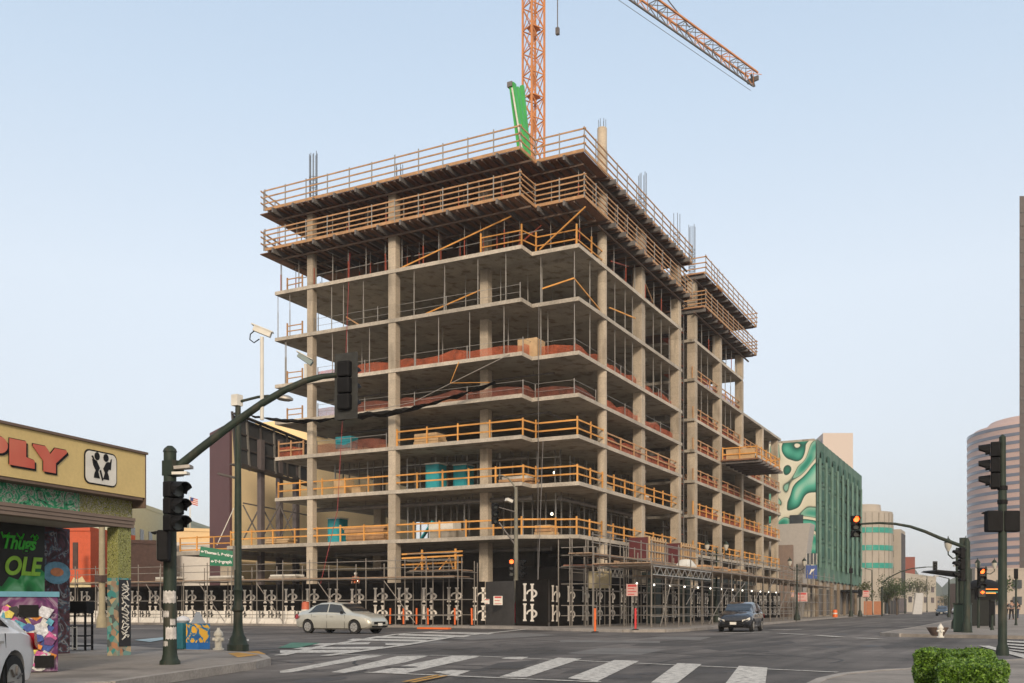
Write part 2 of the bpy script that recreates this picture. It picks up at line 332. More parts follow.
for i in range(16):       # crack-sealing seams wandering over the junction
    x = rp.uniform(180,900); y = rp.uniform(632,680); a_, b_ = G(x,y); an = rp.choice((0,PI/2))+rp.gauss(0,.25); pts = []
    for j in range(9): pts.append((a_,b_)); an += rp.gauss(0,.28); a_ += math.cos(an)*.8; b_ += math.sin(an)*.8
    k = MB()
    for (p_, q_) in zip(pts, pts[1:]):
        d_ = Vector((q_[0]-p_[0],q_[1]-p_[1])).normalized(); n_ = Vector((-d_.y,d_.x))*.035; k.add([(p_[0]-n_.x,p_[1]-n_.y,.0035),(q_[0]-n_.x,q_[1]-n_.y,.0035),(q_[0]+n_.x,q_[1]+n_.y,.0035),(p_[0]+n_.x,p_[1]+n_.y,.0035)],[(0,1,2,3)])
    struct(k.build('tar_seam', seam_m))
stain_m = mat('oil_stain', (.055,.05,.047), .6, var=.3, scale=3)
for i in range(26):
    a_, b_ = G(rp.uniform(150,940), rp.uniform(630,682)); r_ = rp.uniform(.12,.45); k = MB()
    k.sheet([(a_+r_*rp.uniform(.6,1.3)*math.cos(2*PI*j/11)*1.6, b_+r_*rp.uniform(.6,1.2)*math.sin(2*PI*j/11)) for j in range(11)], .0026+i*.00003); struct(k.build('road_stain', stain_m))
iron = mat('cast_iron', (.06,.055,.05), .7, .4, var=.3, scale=12)
for i, (x, y) in enumerate(((452,649.4),(545,650.6),(505,668.5),(403,667.5))):
    a_, b_ = G(x, y); mh = MB().lathe(a_, b_, [(.36,-.05),(.36,.004),(.30,.004),(.30,.008),(.02,.009)], 24).build('manhole_cover', iron, loc=None)
    tag(mh, ['round iron manhole cover nearest the parked silver car', 'round iron manhole cover in mid junction, right of the others', 'round iron manhole cover lying between the zebra bars', 'round iron manhole cover left of the zebra bars by the pavement side'][i], 'manhole cover')
# far hills
hl = MB(); pts = []
for i in range(60):
    x = 760 + i*7; zz = 40 + 26*math.sin(i*.33) + 14*math.sin(i*.9+1) + 8*math.sin(i*2.1)
    pts.append((A(x, 1000), A(x, 1300), zz*.55))
for (p0, q0, z0), (p1, q1, z1) in zip(pts, pts[1:]):
    hl.add([(p0[0],p0[1],-2),(p1[0],p1[1],-2),(p1[0]*1.05,p1[1]*1.05,z1),(p0[0]*1.05,p0[1]*1.05,z0),(q0[0],q0[1],-2),(q1[0],q1[1],-2)], [(0,1,2,3),(3,2,5,4)])
struct(hl.build('hills', mat('wooded_hillside', (.07,.09,.06), .95, var=.3, scale=.02), smooth=True))
# ---- the concrete frame under construction
LZ = {2:5.9, 3:9.3, 4:12.3, 5:14.95, 6:17.65, 7:21.1, 8:24.5}
BE = 25.06; BW = 48.8; TS = .24
B = thing('concrete_frame_building', 'unfinished multi storey concrete frame building with open floors and orange guardrails', 'building', (57,36,0))
def outline(lv, off=0, mid=30.5):
    e = BE - off; aA = 55.9 - off; aB = 57.4 - off; bn = 28.4 - off*.3; W_ = BW + off
    if lv == 8: end = 99.0
    else: end = 116.7
    return [(aA,W_),(aA,bn),(aB,bn),(aB,e),(78.9,e),(78.9,mid),(82.3,mid),(82.3,e),(end,e),(end,W_)]
for lv, z in LZ.items():
    ol = outline(lv)
    if lv == 2: ol = [(55.9,53.5),(55.9,28.4),(57.0,26.5),(57.4,BE),(116.7,BE),(116.7,53.5)]
    MB().prism(ol, z-TS, z).build('floor_slab', conc, B)
    # thin weathered edge strip, proud of the slab edge
    eb = MB()
    for (p, q) in zip(ol, ol[1:]):
        if p[0] > 70 and q[0] > 70 and abs(p[1]-q[1]) > 1: continue
        eb.bar((p[0],p[1],z-.12),(q[0],q[1],z-.12), .024, .25)
    eb.build('slab_edge', conc_edge, B)
rows_left = [(56.22,45.62,'sq',.5),(56.24,38.45,'sq',.6),(58.4,32.4,'sq',.62)]
rows_right = [(62.2,25.42,'rd',.66),(70.0,25.62,'sq',1.25),(78.3,25.42,'sq',.8),(82.9,25.42,'sq',.8),(90.8,25.42,'sq',.9),(98.9,25.42,'sq',.9),(107.7,25.42,'sq',.8),(115.9,25.6,'sq',1.4)]
tops = {0:30.0,1:30.0,2:30,3:30,4:27.2}
lvl = [0] + [LZ[k] for k in (2,3,4,5,6,7,8)] + [27.2, 30.1]
def column(a, b, kind, w, z0, z1, w2=None):
    k = MB()
    if kind == 'rd': k.lathe(a, b, [(w/2, z0), (w/2, z1)], 16)
    else: k.box(a-w/2, a+w/2, b-(w2 or w)/2, b+(w2 or w)/2, z0, z1)
    return k.build('column', conc_col, B, bevel=0 if kind == 'rd' else .02)
def stack(a, b, kind, w, upto, w2=None):
    for i in range(len(lvl)-1):
        if i >= upto: break
        z1 = lvl[i+1] - (TS+.004 if i < 7 else .35)
        if i == 8: z1 = lvl[9]-.4
        column(a, b, kind, w*(1.12 if i == 0 else 1), lvl[i]+.004, z1, w2)
for a, b, k, w in rows_left: stack(a, b, k, w, 9)
for i, (a, b, k, w) in enumerate(rows_right): stack(a, b+.004, k, w if k == 'rd' else .72, [9,9,9,9,8,8,6,6][i], None)
# the slab-face strips of flush columns (cast joints between the lifts)
for a, b in ((72.9+.0, 0),): pass
for a in (64.5, 73, 82, 91, 100, 109):
    for b in (33.0, 45.5):
        if a < 66 and b < 34: continue
        stack(a, b, 'sq', .7, 7)
stack(70.0+.55, 25.78, 'sq', .7, 9)
# core walls
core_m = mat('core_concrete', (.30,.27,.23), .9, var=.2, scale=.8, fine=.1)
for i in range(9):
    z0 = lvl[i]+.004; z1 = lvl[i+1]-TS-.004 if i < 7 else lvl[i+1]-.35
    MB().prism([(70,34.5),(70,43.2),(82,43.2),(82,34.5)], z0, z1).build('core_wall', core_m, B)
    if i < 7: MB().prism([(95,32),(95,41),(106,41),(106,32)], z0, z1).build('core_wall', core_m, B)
    if i < 7: MB().box(100,116.3,27.6,27.9,z0,z1).build('party_wall', core_m, B) if i in () else None
MB().box(116.1,116.5,26.4,48,0.01,LZ[7]-TS).build('end_wall', conc_col, B)
# dark ground floor partitions set back
MB().box(64,64.25,27,53,.15,4.2).build('ground_floor_wall', mat('dark_block_wall', (.045,.04,.038), .9, var=.3, scale=.7), B)
MB().box(64.3,116,29.5,29.8,.15,4.9).build('ground_floor_wall', MATS['dark_block_wall'], B)
# slab soffit beams
for lv, z in LZ.items():
    for a in (73, 91, 109):
        if lv == 8 and a > 95: continue
        MB().box(a-.3,a+.3,26.2,48.4,z-TS-.22,z-TS-.004).build('soffit_beam', conc, B)
# guardrails
def rail_run(pts, z, mt, h=1.07, rails=(.12,.56,1.05), sp=1.35, parent=None, name='guardrail', rw=.05, rh=.10, postm=None, over=0, net=None, pw=.09):
    parent = parent or B
    k = MB(); posts = []
    for p, q in zip(pts, pts[1:]):
        p = Vector((p[0],p[1],z)); q = Vector((q[0],q[1],z)); d = (q-p); Ln = d.length; d.normalize()
        for r in rails: k.bar(p - d*over + Vector((0,0,r+random.uniform(-.02,.02))), q + d*over + Vector((0,0,r+random.uniform(-.02,.02))), rw, rh)
        n = max(1, round(Ln/sp))
        for i in range(n+1):
            if i == 0 and p != Vector((pts[0][0],pts[0][1],z)): continue
            posts.append(p + d*Ln*i/n)
    o = k.build(name, mt, parent)
    for c in posts:
        MB().box(c.x-pw/2, c.x+pw/2, c.y-pw/2, c.y+pw/2, z+.002, z+h+random.uniform(0,.12)).build('rail_post', postm or mt, o)
    if net:
        nm = MB()
        for p, q in zip(pts, pts[1:]):
            nn = max(2, int((Vector(p)-Vector(q)).length/1.2))
            for i in range(nn):
                f0, f1 = i/nn, (i+1)/nn
                a0 = Vector(p)*(1-f0)+Vector(q)*f0; a1 = Vector(p)*(1-f1)+Vector(q)*f1
                h0 = .74+.14*math.sin(i*2.3)+.08*math.sin(i*5.1); h1 = .74+.14*math.sin((i+1)*2.3)+.08*math.sin((i+1)*5.1)
                nm.add([(a0.x+.09,a0.y+.09,z+.02),(a1.x+.09,a1.y+.09,z+.02),(a1.x+.09,a1.y+.09,z+h1),(a0.x+.09,a0.y+.09,z+h0)], [(0,1,2,3)])
        nm.build('safety_net', net, o)
    return o
def edge_pts(lv, ins=.18):
    e = BE+ins; return [(55.9+ins,BW-ins),(55.9+ins,28.4-ins*.2),(57.4+ins,28.2),(57.4+ins,e),(78.7,e)]
E2 = [(82.5,BE+.18),(116.5,BE+.18)]
lw = lambda z, pts, **k: rail_run(pts, z, wood_y, **k)
# L2, L3
rail_run([(56.1,53.3),(56.1,28.5),(57.2,26.6),(57.6,25.3),(78.7,25.3)], LZ[2], wood_y, h=1.12, sp=2.1, rails=(.52,1.02))
rail_run(edge_pts(3), LZ[3], wood_y, h=1.12, sp=2.1, rails=(.52,1.02))
rail_run([(56.08,38.1),(56.08,28.4),(57.58,28.2),(57.58,BE+.18),(62,BE+.18)], LZ[4], wood_y, h=1.12, sp=2.6, rails=(.45,1.0))
rail_run([(62.6,BE+.2),(78.7,BE+.2)], LZ[4], wood, h=1.0, sp=2.6, rails=(.5,.95), net=net_o)
rail_run([(56.1,BW-.2),(56.1,46.3)], LZ[4], wood, h=1.1, sp=1.2, rails=(.5,1.0), net=net_o)
net_b = mat('brown_debris_net', (.22,.07,.045), .9, var=.45, scale=1.5, alpha=.6)
rail_run([(56.4,45.3),(56.4,39.2)], LZ[4], steel, h=1.0, sp=3, rails=(1.0,), net=net_b, rw=.03, rh=.03, pw=.05)
rail_run([(56.5,45.3),(56.5,28.6),(57.9,28.4),(57.9,25.6),(61.5,25.6)], LZ[5], steel, h=1.0, sp=4.2, rails=(.5,1.0), net=net_b, rw=.02, rh=.02, pw=.05)
rail_run([(62.8,25.5),(78.6,25.5)], LZ[5], steel, h=1.0, sp=4.2, rails=(1.0,), net=net_o, rw=.02, rh=.02, pw=.05)
rail_run([(56.5,45.3),(56.5,28.6),(57.9,28.4),(57.9,25.6),(78.6,25.6)], LZ[6], steel, h=1.0, sp=4.2, rails=(1.0,), net=net_o, rw=.02, rh=.02, pw=.05)
rail_run([(56.1,45.3),(56.1,28.6)], LZ[7], steel, h=1.0, sp=6, rails=(.45,.95), rw=.02, rh=.02, pw=.05)
for lv in (5,6,7): rail_run([(56.1,BW-1.0),(56.1,46.4)], LZ[lv], wood, h=.9, sp=1.2, rails=(.4,.8), rh=.07)
rail_run([(56.1,BW-1.0),(56.1,46.4)], LZ[8], wood, h=.9, sp=1.2, rails=(.4,.8), rh=.07)
rail_run([(56.1,31.5),(56.1,28.5),(57.6,28.2),(57.6,25.3),(62.5,25.3)], LZ[8], wood_y, h=1.3, sp=2.6, rails=(.4,1.0), rh=.08)
# block two rails
for lv in (2,3): rail_run(E2, LZ[lv], wood_y, h=1.1, sp=2.0, rails=(.52,1.02), net=net_o if lv==3 else None)
for lv in (4,5,6): rail_run(E2, LZ[lv], wood, h=1.0, sp=2.2, rails=(.5,1.0), net=net_o)
rail_run([(82.5,25.3),(98.6,25.3)], LZ[7], wood, h=1.0, sp=2.6, rails=(.5,1.0), net=net_o)
# net panels hanging mid slab
# hoist bay scaffold between the blocks
st = thing('stair_tower', 'narrow steel scaffold stair tower in the slot between the two building blocks', 'scaffold', (80.6,27.5,0))
for (a, b) in ((79.3,25.9),(81.9,25.9),(79.3,29.8),(81.9,29.8)): MB().tube((a,b,.15),(a,b,26.5),.05,6).build('standard', steel_d, st)
for i in range(17):
    z = 2.2 + i*1.45; MB().box(79.3,81.9,26,27,z,z+.06).build('landing', steel_r if i%2 else steel_d, st)
    MB().bar((79.4,25.9,z+1),(81.8,25.9,z+1),.04).build('handrail', steel_r, st)
# ---- projecting loading deck on block two
LD = thing('loading_platform', 'projecting timber loading platform with plywood panel halfway up the far block', 'platform', (95,23,LZ[5]))
z = LZ[5]
MB().box(90.6,100.4,21.5,26.2,z+.03,z+.16).build('deck', ply, LD)
for i in range(7): a = 91+i*1.5; MB().box(a-.08,a+.08,22.4,27.5,z-.22+.252,z+.028).build('beam', steel_d, LD) if False else MB().box(a-.08,a+.08,21.3,25.02,z-.2,z+.028).build('beam', steel_d, LD)
rail_run([(90.8,24.9),(90.8,21.7),(100.3,21.7),(100.3,24.9)], z+.16, wood_y, parent=LD, sp=1.8, h=1.2, rails=(.5,1.1))
MB().box(90.9,90.95,21.9,24.6,z+.2,z+1.15).build('plywood_panel', ply_l, LD)
joist_m = mat('joist_brown', (.14,.095,.07), .75, var=.3, scale=2)
# ---- formwork decks at the two upper levels
def formdeck(name, label, z, blk, grp='timber formwork decks at the top of the frame'):
    lo = 1.05
    if blk == 1: ol = [(54.75,48.5),(54.75,27.95),(56.9,27.95),(56.9,24.5),(79.6,24.5),(79.6,30.4),(82.1,30.4),(82.1,44),(60,44),(60,48.5)]
    else: ol = [(82.0,24.2),(100.6,24.2),(100.6,44),(82.1,44),(82.1,30.4),(82.0,30.4)]
    if blk == 1: ol = [(54.75,48.5),(54.75,27.95),(56.9,27.95),(56.9,24.5),(79.6,24.5),(79.6,48.5)]
    else: ol = [(82.1,24.2),(100.6,24.2),(100.6,44),(82.1,44)]
    D = thing(name, label, 'formwork', (ol[0][0], 30, z-.3), 0, grp)
    nj = 0; MB().prism(ol, z-.04, z+.02).build('plywood_sheet', ply, D)
    if blk == 1:
        b = 48.3
        while b > 24.6:
            a0 = 54.6 if b > 27.9 else 56.8
            nj = nj+1 if b < 48.2 else 0; (MB().box(a0-.25,60.2,b-.07,b+.07,z-.36,z-.045).build('main_joist', steel_d, D) if nj % 3 == 1 else MB().box(a0,60.2,b-.035,b+.035,z-.2,z-.045).build('joist', joist_m, D)); b -= .61
        for a in (55.6,57.6,59.6): MB().box(a-.06,a+.06,(27.6 if a < 56.8 else 24.8),48.5,z-.48,z-.365).build('beam', joist_m, D)
        a = 60.8
        while a < 79.4:
            nj = nj+1; (MB().box(a-.07,a+.07,24.1,30,z-.36,z-.045).build('main_joist', steel_d, D) if nj % 3 == 1 else MB().box(a-.035,a+.035,24.3,30,z-.2,z-.045).build('joist', joist_m, D)); a += .61
        for b in (25.0,27.4,29.6): MB().box(60.4,80.0,b-.06,b+.06,z-.48,z-.365).build('beam', joist_m, D)
        for a in (62,66.5,71,75.5): MB().box(a-.09,a+.09,30.3,49,z-.5,z-.37).build('beam', steel_d, D)
        pts = [(54.6,48.6),(54.6,27.85),(56.75,27.85),(56.75,24.4),(79.5,24.4)]
    else:
        a = 82.4
        while a < 100.4:
            nj = nj+1; (MB().box(a-.07,a+.07,24.1,30,z-.36,z-.045).build('main_joist', steel_d, D) if nj % 3 == 1 else MB().box(a-.035,a+.035,24.3,30,z-.2,z-.045).build('joist', joist_m, D)); a += .61
        for b in (25.0,27.4,29.6): MB().box(82,101,b-.06,b+.06,z-.48,z-.365).build('beam', joist_m, D)
        pts = [(82.3,26),(82.3,24.05),(100.5,24.05),(100.5,30)]
    k = MB()
    for p, q in zip(pts, pts[1:]): k.bar((p[0],p[1],z+.06),(q[0],q[1],z+.06),.05,.2)
    k.build('kick_board', wood, D)
    o = rail_run(pts, z+.0, wood, parent=D, sp=1.9, h=1.5, rails=((.5,.95,1.42) if z > 28 else (.38,.72,1.08,1.42)), postm=steel, pw=.06, rh=.09, over=.12)
    # splayed end bay
    if blk == 1:
        rail_run([(54.6,48.7),(59,49.4)], z, wood, parent=D, sp=1.6, h=1.35, rails=(.4,.85,1.25), postm=steel, pw=.06, over=.4)
        MB().prism([(54.75,48.5),(54.75,49.2),(60.5,49.2),(60.5,48.5)], z-.16, z-.1).build('end_plank', ply, D)
    return D
formdeck('formwork_deck', 'topmost timber formwork deck of the near block, under the crane', 30.0, 1)
formdeck('formwork_deck', 'second timber formwork deck of the near block, just above the top slab', 27.1, 1)
formdeck('formwork_deck', 'topmost timber formwork deck of the far block', 30.0, 2)
formdeck('formwork_deck', 'lower timber formwork deck of the far block', 27.1, 2)
# ---- shores
def shore(z0, z1, mt, label, grp):
    h = z1-z0; s_ = thing('shoring_post', label, 'shoring post', (0,0,0), 0, grp)
    MB().tube((0,0,0),(0,0,h*.62),.038,6).build('outer_tube', mt, s_)
    MB().tube((0,0,h*.62),(0,0,h-.01),.026,6).build('inner_tube', steel, s_)
    MB().box(-.08,.08,-.08,.08,0,.012).build('base_plate', steel, s_)
    return s_
def line_shores(pr, z0, spots):
    for i, (a, b) in enumerate(spots):
        if i == 0 and not pr.get('used'): pr.location = (a,b,z0+.003); pr['used'] = 1
        else: dup(pr, (a,b,z0+.003))
for z0, z1, lab in ((LZ[6],LZ[7]-TS,'slim grey reshoring post standing on the sixth level slab'), (LZ[7],LZ[8]-TS,'slim grey reshoring post standing on the seventh level slab')):
    pr = shore(z0, z1, steel, lab, lab.replace('slim grey reshoring post', 'reshoring posts').replace('standing ', ''))
    sp = [(56.15,b+random.uniform(-.4,.4)) for b in (48.4,47.6,44,42.4,40.6,36.8,34.6,32,30)] + [(58.5,b+random.uniform(-.4,.4)) for b in (47,43,40,36,34,31,28)] + [(57.7,27.9),(57.7,25.5),(60,25.4),(61.2,27)] + [(a,25.4) for a in (64.5,66.5,68,72.6,74.5,76.5,85.5,87.5,93.5,95.5)] + [(a,30) for a in (60,64,68,74,86)]
    line_shores(pr, z0, sp); 
    if 'used' in pr: del pr['used']
for z0, z1, lab in ((LZ[8],26.58,'shoring post under the second formwork deck'), (27.13,29.48,'shoring post under the topmost formwork deck')):
    for mt, cn, ph in ((steel_r,'rust red',0),(steel,'galvanised grey',1)):
        pr = shore(z0, z1, mt, cn+' '+lab, cn+' '+lab.replace('post','posts'))
        sp = []
        for j, (a, n_, st_) in enumerate(((56.15,13,1.55),(58.3,11,1.8),(60.6,7,2.9))):
            for i in range(n_):
                if (i+j) % 2 == ph or (j == 0 and i == 0): sp.append((a, 48.5-st_*i+random.uniform(-.25,.25) - (0 if a > 57.5 or i < 12 else .0)))
        for j, (b_, n_) in enumerate(((25.35,10),(27.4,6))):
            for i in range(n_):
                if (i+j) % 2 == ph: sp.append((58.2+2.05*i+random.uniform(-.2,.2), b_))
            for i in range(8):
                if (i+j) % 2 == ph: sp.append((83.6+2.0*i+random.uniform(-.2,.2), b_))
        line_shores(pr, z0, sp)
        if 'used' in pr: del pr['used']
for z0, z1, lab in ((LZ[8],26.58,'thin shoring prop with a jack head deep under the second formwork deck'), (27.13,29.48,'thin shoring prop with a jack head deep under the topmost formwork deck')):
    pr = shore(z0, z1, steel_r, lab, lab.replace('thin shoring prop with a jack head', 'thin shoring props'))
    line_shores(pr, z0, [(57.2+random.uniform(-.2,.2), 47.6-1.55*i+random.uniform(-.3,.3)) for i in range(13)]+[(59.4, 47-2*i+random.uniform(-.3,.3)) for i in range(9)]+[(60+2.1*i+random.uniform(-.3,.3),26.3) for i in range(9)])
    if 'used' in pr: del pr['used']
    k = MB()
    for i in range(6): k.bar((57.0,47.5-3.4*i,z0+1.1),(57.0,47.5-3.4*(i+1)+.3,z0+1.15),.045)
    o = k.build('lacing_tube', steel, loc=(57,40,z0+1.1)); tag(o,'horizontal lacing tube tying the props '+('under the second formwork deck' if z0 < 26 else 'under the topmost formwork deck'),'scaffold tube')
# loose diagonal braces
def brace(p, q, label, mt=wood_y, w=.065):
    o = MB().bar(p, q, w, w*1.4).build('timber_brace', mt, loc=p); tag(o, label, 'brace'); return o
brace((55.96+.2,38.0,LZ[8]+.05),(56.0,29.2,26.5),'long yellow timber brace rising left of the slab notch')
brace((57.5,27.9,LZ[8]+.1),(56.95,24.4,26.55),'yellow timber brace rising to the corner of the second deck')
brace((58,31,LZ[8]+.1),(58,28,26.4),'rust red steel brace behind the slab notch', steel_r, .06)
brace((64.5,25.7,LZ[8]+1.2),(68,25.7,26.4),'rust red steel brace under the right hand deck edge', steel_r, .06)
brace((71.5,25.7,26.3),(74.5,25.7,LZ[8]+.2),'bare timber brace leaning under the right hand deck edge', wood)
brace((58.6,37.5,LZ[7]+.9),(58.5,32.9,LZ[7]+1.9),'yellow plank tied to posts on the seventh level', wood_y)
brace((57.7,27.8,LZ[7]+1.0),(57.6,25.5,LZ[7]+1.3),'yellow plank across the corner bay of the seventh level', wood_y)
brace((57.6,25.5,LZ[7]+1.3),(61.5,25.3,LZ[7]+.3),'yellow plank sloping down along the right edge of the seventh level', wood_y)
brace((58.4,44.2,LZ[7]+1.6),(58.4,42.0,LZ[7]+.2),'short brown prop leaning between the left columns of the seventh level', wood)
brace((63.5,25.4,LZ[7]+1.0),(68.6,25.4,LZ[7]+1.6),'yellow plank tied across the right face of the seventh level', wood_y)
# rebar cages and starter columns above the top deck
def cage(x, b, h, n, r, label, y=None, a=None):
    a = a or onB(x, b); z0 = 30.03
    t = thing('rebar_cage', label, 'rebar cage', (a,b,z0), 0, 'rebar cages standing above the top deck')
    for k in range(n):
        an = 2*PI*k/n; MB().tube((a+r*math.cos(an), b+r*math.sin(an), z0), (a+r*math.cos(an), b+r*math.sin(an), z0+h*random.uniform(.93,1)), .026, 5).build('bar', rebar, t)
    for i in range(int(h*.62/.3)):
        z_ = z0+.15+i*.3; k = MB()
        for q in range(8):
            a0, a1 = 2*PI*q/8, 2*PI*(q+1)/8; k.bar((a+r*math.cos(a0),b+r*math.sin(a0),z_),(a+r*math.cos(a1),b+r*math.sin(a1),z_),.03)
        k.build('tie', rebar, t)
cage(311,45.8,4.5,8,.28,'tall rebar cage above the far left corner of the top deck', a=56.6)
cage(397,38.6,2.2,6,.28,'short rebar cage rising above the left deck edge', a=57)
cage(642.5,25.6,4.4,6,.3,'rebar cage behind the right deck edge, nearest the concrete stub')
cage(676.5,25.6,4.4,5,.28,'rebar cage at the far end of the near block, left of the tallest one')
cage(692,25.6,4.8,6,.28,'tallest rebar cage at the end of the near block')
cage(716.5,26.6,4.7,5,.25,'rebar cage rising from the yellow column form')
o = thing('starter_column', 'round concrete column stub with bars standing above the top deck', 'column', (62.2,25.42,30.0))
MB().lathe(62.2,25.42,[(.33,30.03),(.33,34.0)],16).build('shaft', conc_col, o)
for k in range(6): MB().tube((62.2+.25*math.cos(k),25.42+.25*math.sin(k),34),(62.2+.25*math.cos(k),25.42+.25*math.sin(k),34.6),.02,5).build('bar', rebar, o)
a = onB(714.5,26.6); o = thing('column_form', 'yellow column formwork clamped round a cage on the far deck', 'formwork', (a,26.6,30.0))
MB().box(a-.45,a+.45,26.15,27.05,30.05,32.6).build('panel', mat('form_yellow', (.62,.33,.05), .7, var=.2), o)
for i in range(4): MB().box(a-.62,a+.62,25.98,27.22,30.4+i*.6,30.55+i*.6).build('waler', wood_y, o)
# ---- tower crane
cx, cy = A(533.5, 86)
CR = thing('tower_crane', 'orange lattice tower crane rising out of the top deck with its jib to the right', 'crane', (cx,cy,0))
hw = .68; zt = 60
ca, sa = math.cos(R(62)), math.sin(R(62))
def cp(u, v, z): return (cx+u*ca-v*sa, cy+u*sa+v*ca, z)
for u, v in ((-hw,-hw),(hw,-hw),(hw,hw),(-hw,hw)): MB().bar(cp(u,v,18), cp(u,v,zt), .15).build('mast_leg', orange, CR)
cs4 = [(-hw,-hw),(hw,-hw),(hw,hw),(-hw,hw)]; H = 2.0; i = 0; z = 28.0
while z < zt-1:
    k = MB()
    for j in range(4):
        p, q = cs4[j], cs4[(j+1)%4]
        k.bar(cp(p[0],p[1],z), cp(q[0],q[1],z), .08)
        k.bar(cp(p[0],p[1],z), cp((p[0]+q[0])/2,(p[1]+q[1])/2,z+H/2), .06); k.bar(cp((p[0]+q[0])/2,(p[1]+q[1])/2,z+H/2), cp(q[0],q[1],z), .06)
        k.bar(cp(p[0],p[1],z+H), cp((p[0]+q[0])/2,(p[1]+q[1])/2,z+H/2), .06); k.bar(cp((p[0]+q[0])/2,(p[1]+q[1])/2,z+H/2), cp(q[0],q[1],z+H), .06)
    k.build('lattice_bay', orange, CR)
    if i % 3 == 0:
        MB().box(cx-.5,cx+.5,cy-.5,cy+.5,z+.1,z+.16).build('rest_platform', orange, CR)
    MB().bar(cp(-.2+(i%2)*.4,.1,z), cp(-.2+((i+1)%2)*.4,.1,z+H), .1,.3).build('ladder', orange, CR)
    z += H; i += 1
MB().box(cx-1.2,cx+1.2,cy-1.2,cy+1.2,zt,zt+1.6).build('slewing_platform', orange, CR)
j0 = Vector((cx,cy,60.6)); tip2 = A(753,111.8); j1 = Vector((tip2[0],tip2[1],Zat(86,111.8))); d = (j1-j0).normalized(); sd = d.cross(Vector((0,0,1))).normalized()
jw, jh = .62, 1.5
for s_, zz in ((-jw,jh),(jw,jh)): MB().bar(j0+sd*s_+Vector((0,0,zz)), j1+sd*s_+Vector((0,0,zz-.2)), .17).build('jib_chord', orange, CR)
MB().bar(j0, j1, .15).build('jib_chord', steel_d, CR)
nb = 22; Ln = (j1-j0).length
for i in range(nb):
    p = j0 + d*Ln*i/nb; q = j0 + d*Ln*(i+.5)/nb; r_ = j0 + d*Ln*(i+1)/nb; k = MB(); up = Vector((0,0,jh-.1))
    for s_ in (-jw,jw): k.bar(p, q+sd*s_+up, .07); k.bar(q+sd*s_+up, r_, .07)
    k.bar(q-sd*jw+up, q+sd*jw+up, .07); k.bar(q-sd*jw+up, q+d*Ln/nb+sd*jw+up, .06)
    k.build('jib_lattice', steel_d if i % 3 else orange, CR)
k = MB(); k.bar(j1-sd*.7+Vector((0,0,.7)), j1+sd*.7+Vector((0,0,.7)), .22,.5); k.bar(j1+d*.3, j1-d*.4+Vector((0,0,1.2)), .2); k.build('jib_head', steel_d, CR)
apex = j0+Vector((0,0,9))
MB().tube(j0+Vector((0,0,1.6)), apex, .25, 6).build('apex_post', orange, CR)
MB().bar(apex, j0+d*Ln*.655+Vector((0,0,jh)), .08).build('pendant', steel_d, CR)
cb = j0-d*12; MB().bar(j0+Vector((0,0,.8)), cb+Vector((0,0,.8)), 1.3,.5).build('counter_jib', orange, CR); MB().box(cb.x-1,cb.x+1,cb.y-1,cb.y+1,cb.z-1.5,cb.z+1).build('counterweight', conc, CR)
MB().bar(j0+d*2-Vector((0,0,.8)), j1-d*.5-Vector((0,0,.7)), .035).build('trolley_cable', steel_d, CR)
hk = j0+d*3.15; hz = Zat(28, depth(hk.x,hk.y)); MB().tube((hk.x,hk.y,60.5),(hk.x,hk.y,hz),.05,5).build('hoist_rope', steel_d, CR); MB().box(hk.x-.15,hk.x+.15,hk.y-.15,hk.y+.15,hz-.6,hz).build('hook_block', steel_d, CR)
# ---- green concrete placing boom folded upright
gx, gy = A(519, 74)
GB = thing('placing_boom', 'bright green concrete placing boom folded upright beside the crane mast', 'placing boom', (gx,gy,29))
for nm, x0, x1, y0, y1, Y, w_ in (('boom_section',512.5,523,84,165,72,.42),('boom_section',517,527,88,158,74,.36),('boom_section',522,529.5,86,165,76,.28)):
    p = A(x0,Y); q = A(x1,Y); MB().bar((p[0],p[1],Zat(y0,Y)), (q[0],q[1],Zat(y1,Y)), w_, w_).build(nm, green_p, GB)
p = A(511,72); MB().bar((p[0],p[1],Zat(83,72)), (p[0],p[1],Zat(88,72)), .4,.5).build('boom_knuckle', steel_d, GB)
p = A(512,71.5); q = A(522,71.5); MB().tube((p[0],p[1],Zat(88,71.5)), (q[0],q[1],Zat(150,71.5)), .07, 8).build('delivery_pipe', white_pt, GB)
p = A(522,74); MB().lathe(p[0],p[1],[(.5,28.0),(.5,30.4),(.3,30.5),(.3,31)],12).build('pedestal', green_p, GB)
# ---- site clutter on the floors
lname = {2:'second',3:'third',4:'fourth',5:'fifth',6:'sixth',7:'seventh',8:'eighth'}
def heap(lv, a, b, w, d, h, mt, what, where, n=3, cat='stack', name='material_heap'):
    t = thing(name, what+' on the '+lname[lv]+' level '+where, cat, (a,b,LZ[lv])); rn = random.Random(int(a*31+b*7+lv))
    for i in range(n):
        z0 = LZ[lv]+.006+h*i/n; m_ = mt[i%len(mt)] if isinstance(mt, list) else mt; ww = w*rn.uniform(.6,1)
        MB().box(a-d/2*rn.uniform(.7,1),a+d/2*rn.uniform(.7,1),b-ww/2,b+ww/2,z0,z0+h/n-.012).build('layer', m_, t, bevel=.015)
blue_b = mat('blue_barrel', (.02,.08,.25), .5, var=.1)
L1 = 'between the left and middle columns'; L2_ = 'between the middle column and the slab notch'; L3_ = 'at the front corner bay'; R1 = 'behind the first right face bay'; R2 = 'behind the second right face bay'; F1 = 'in the first bay of the far block'
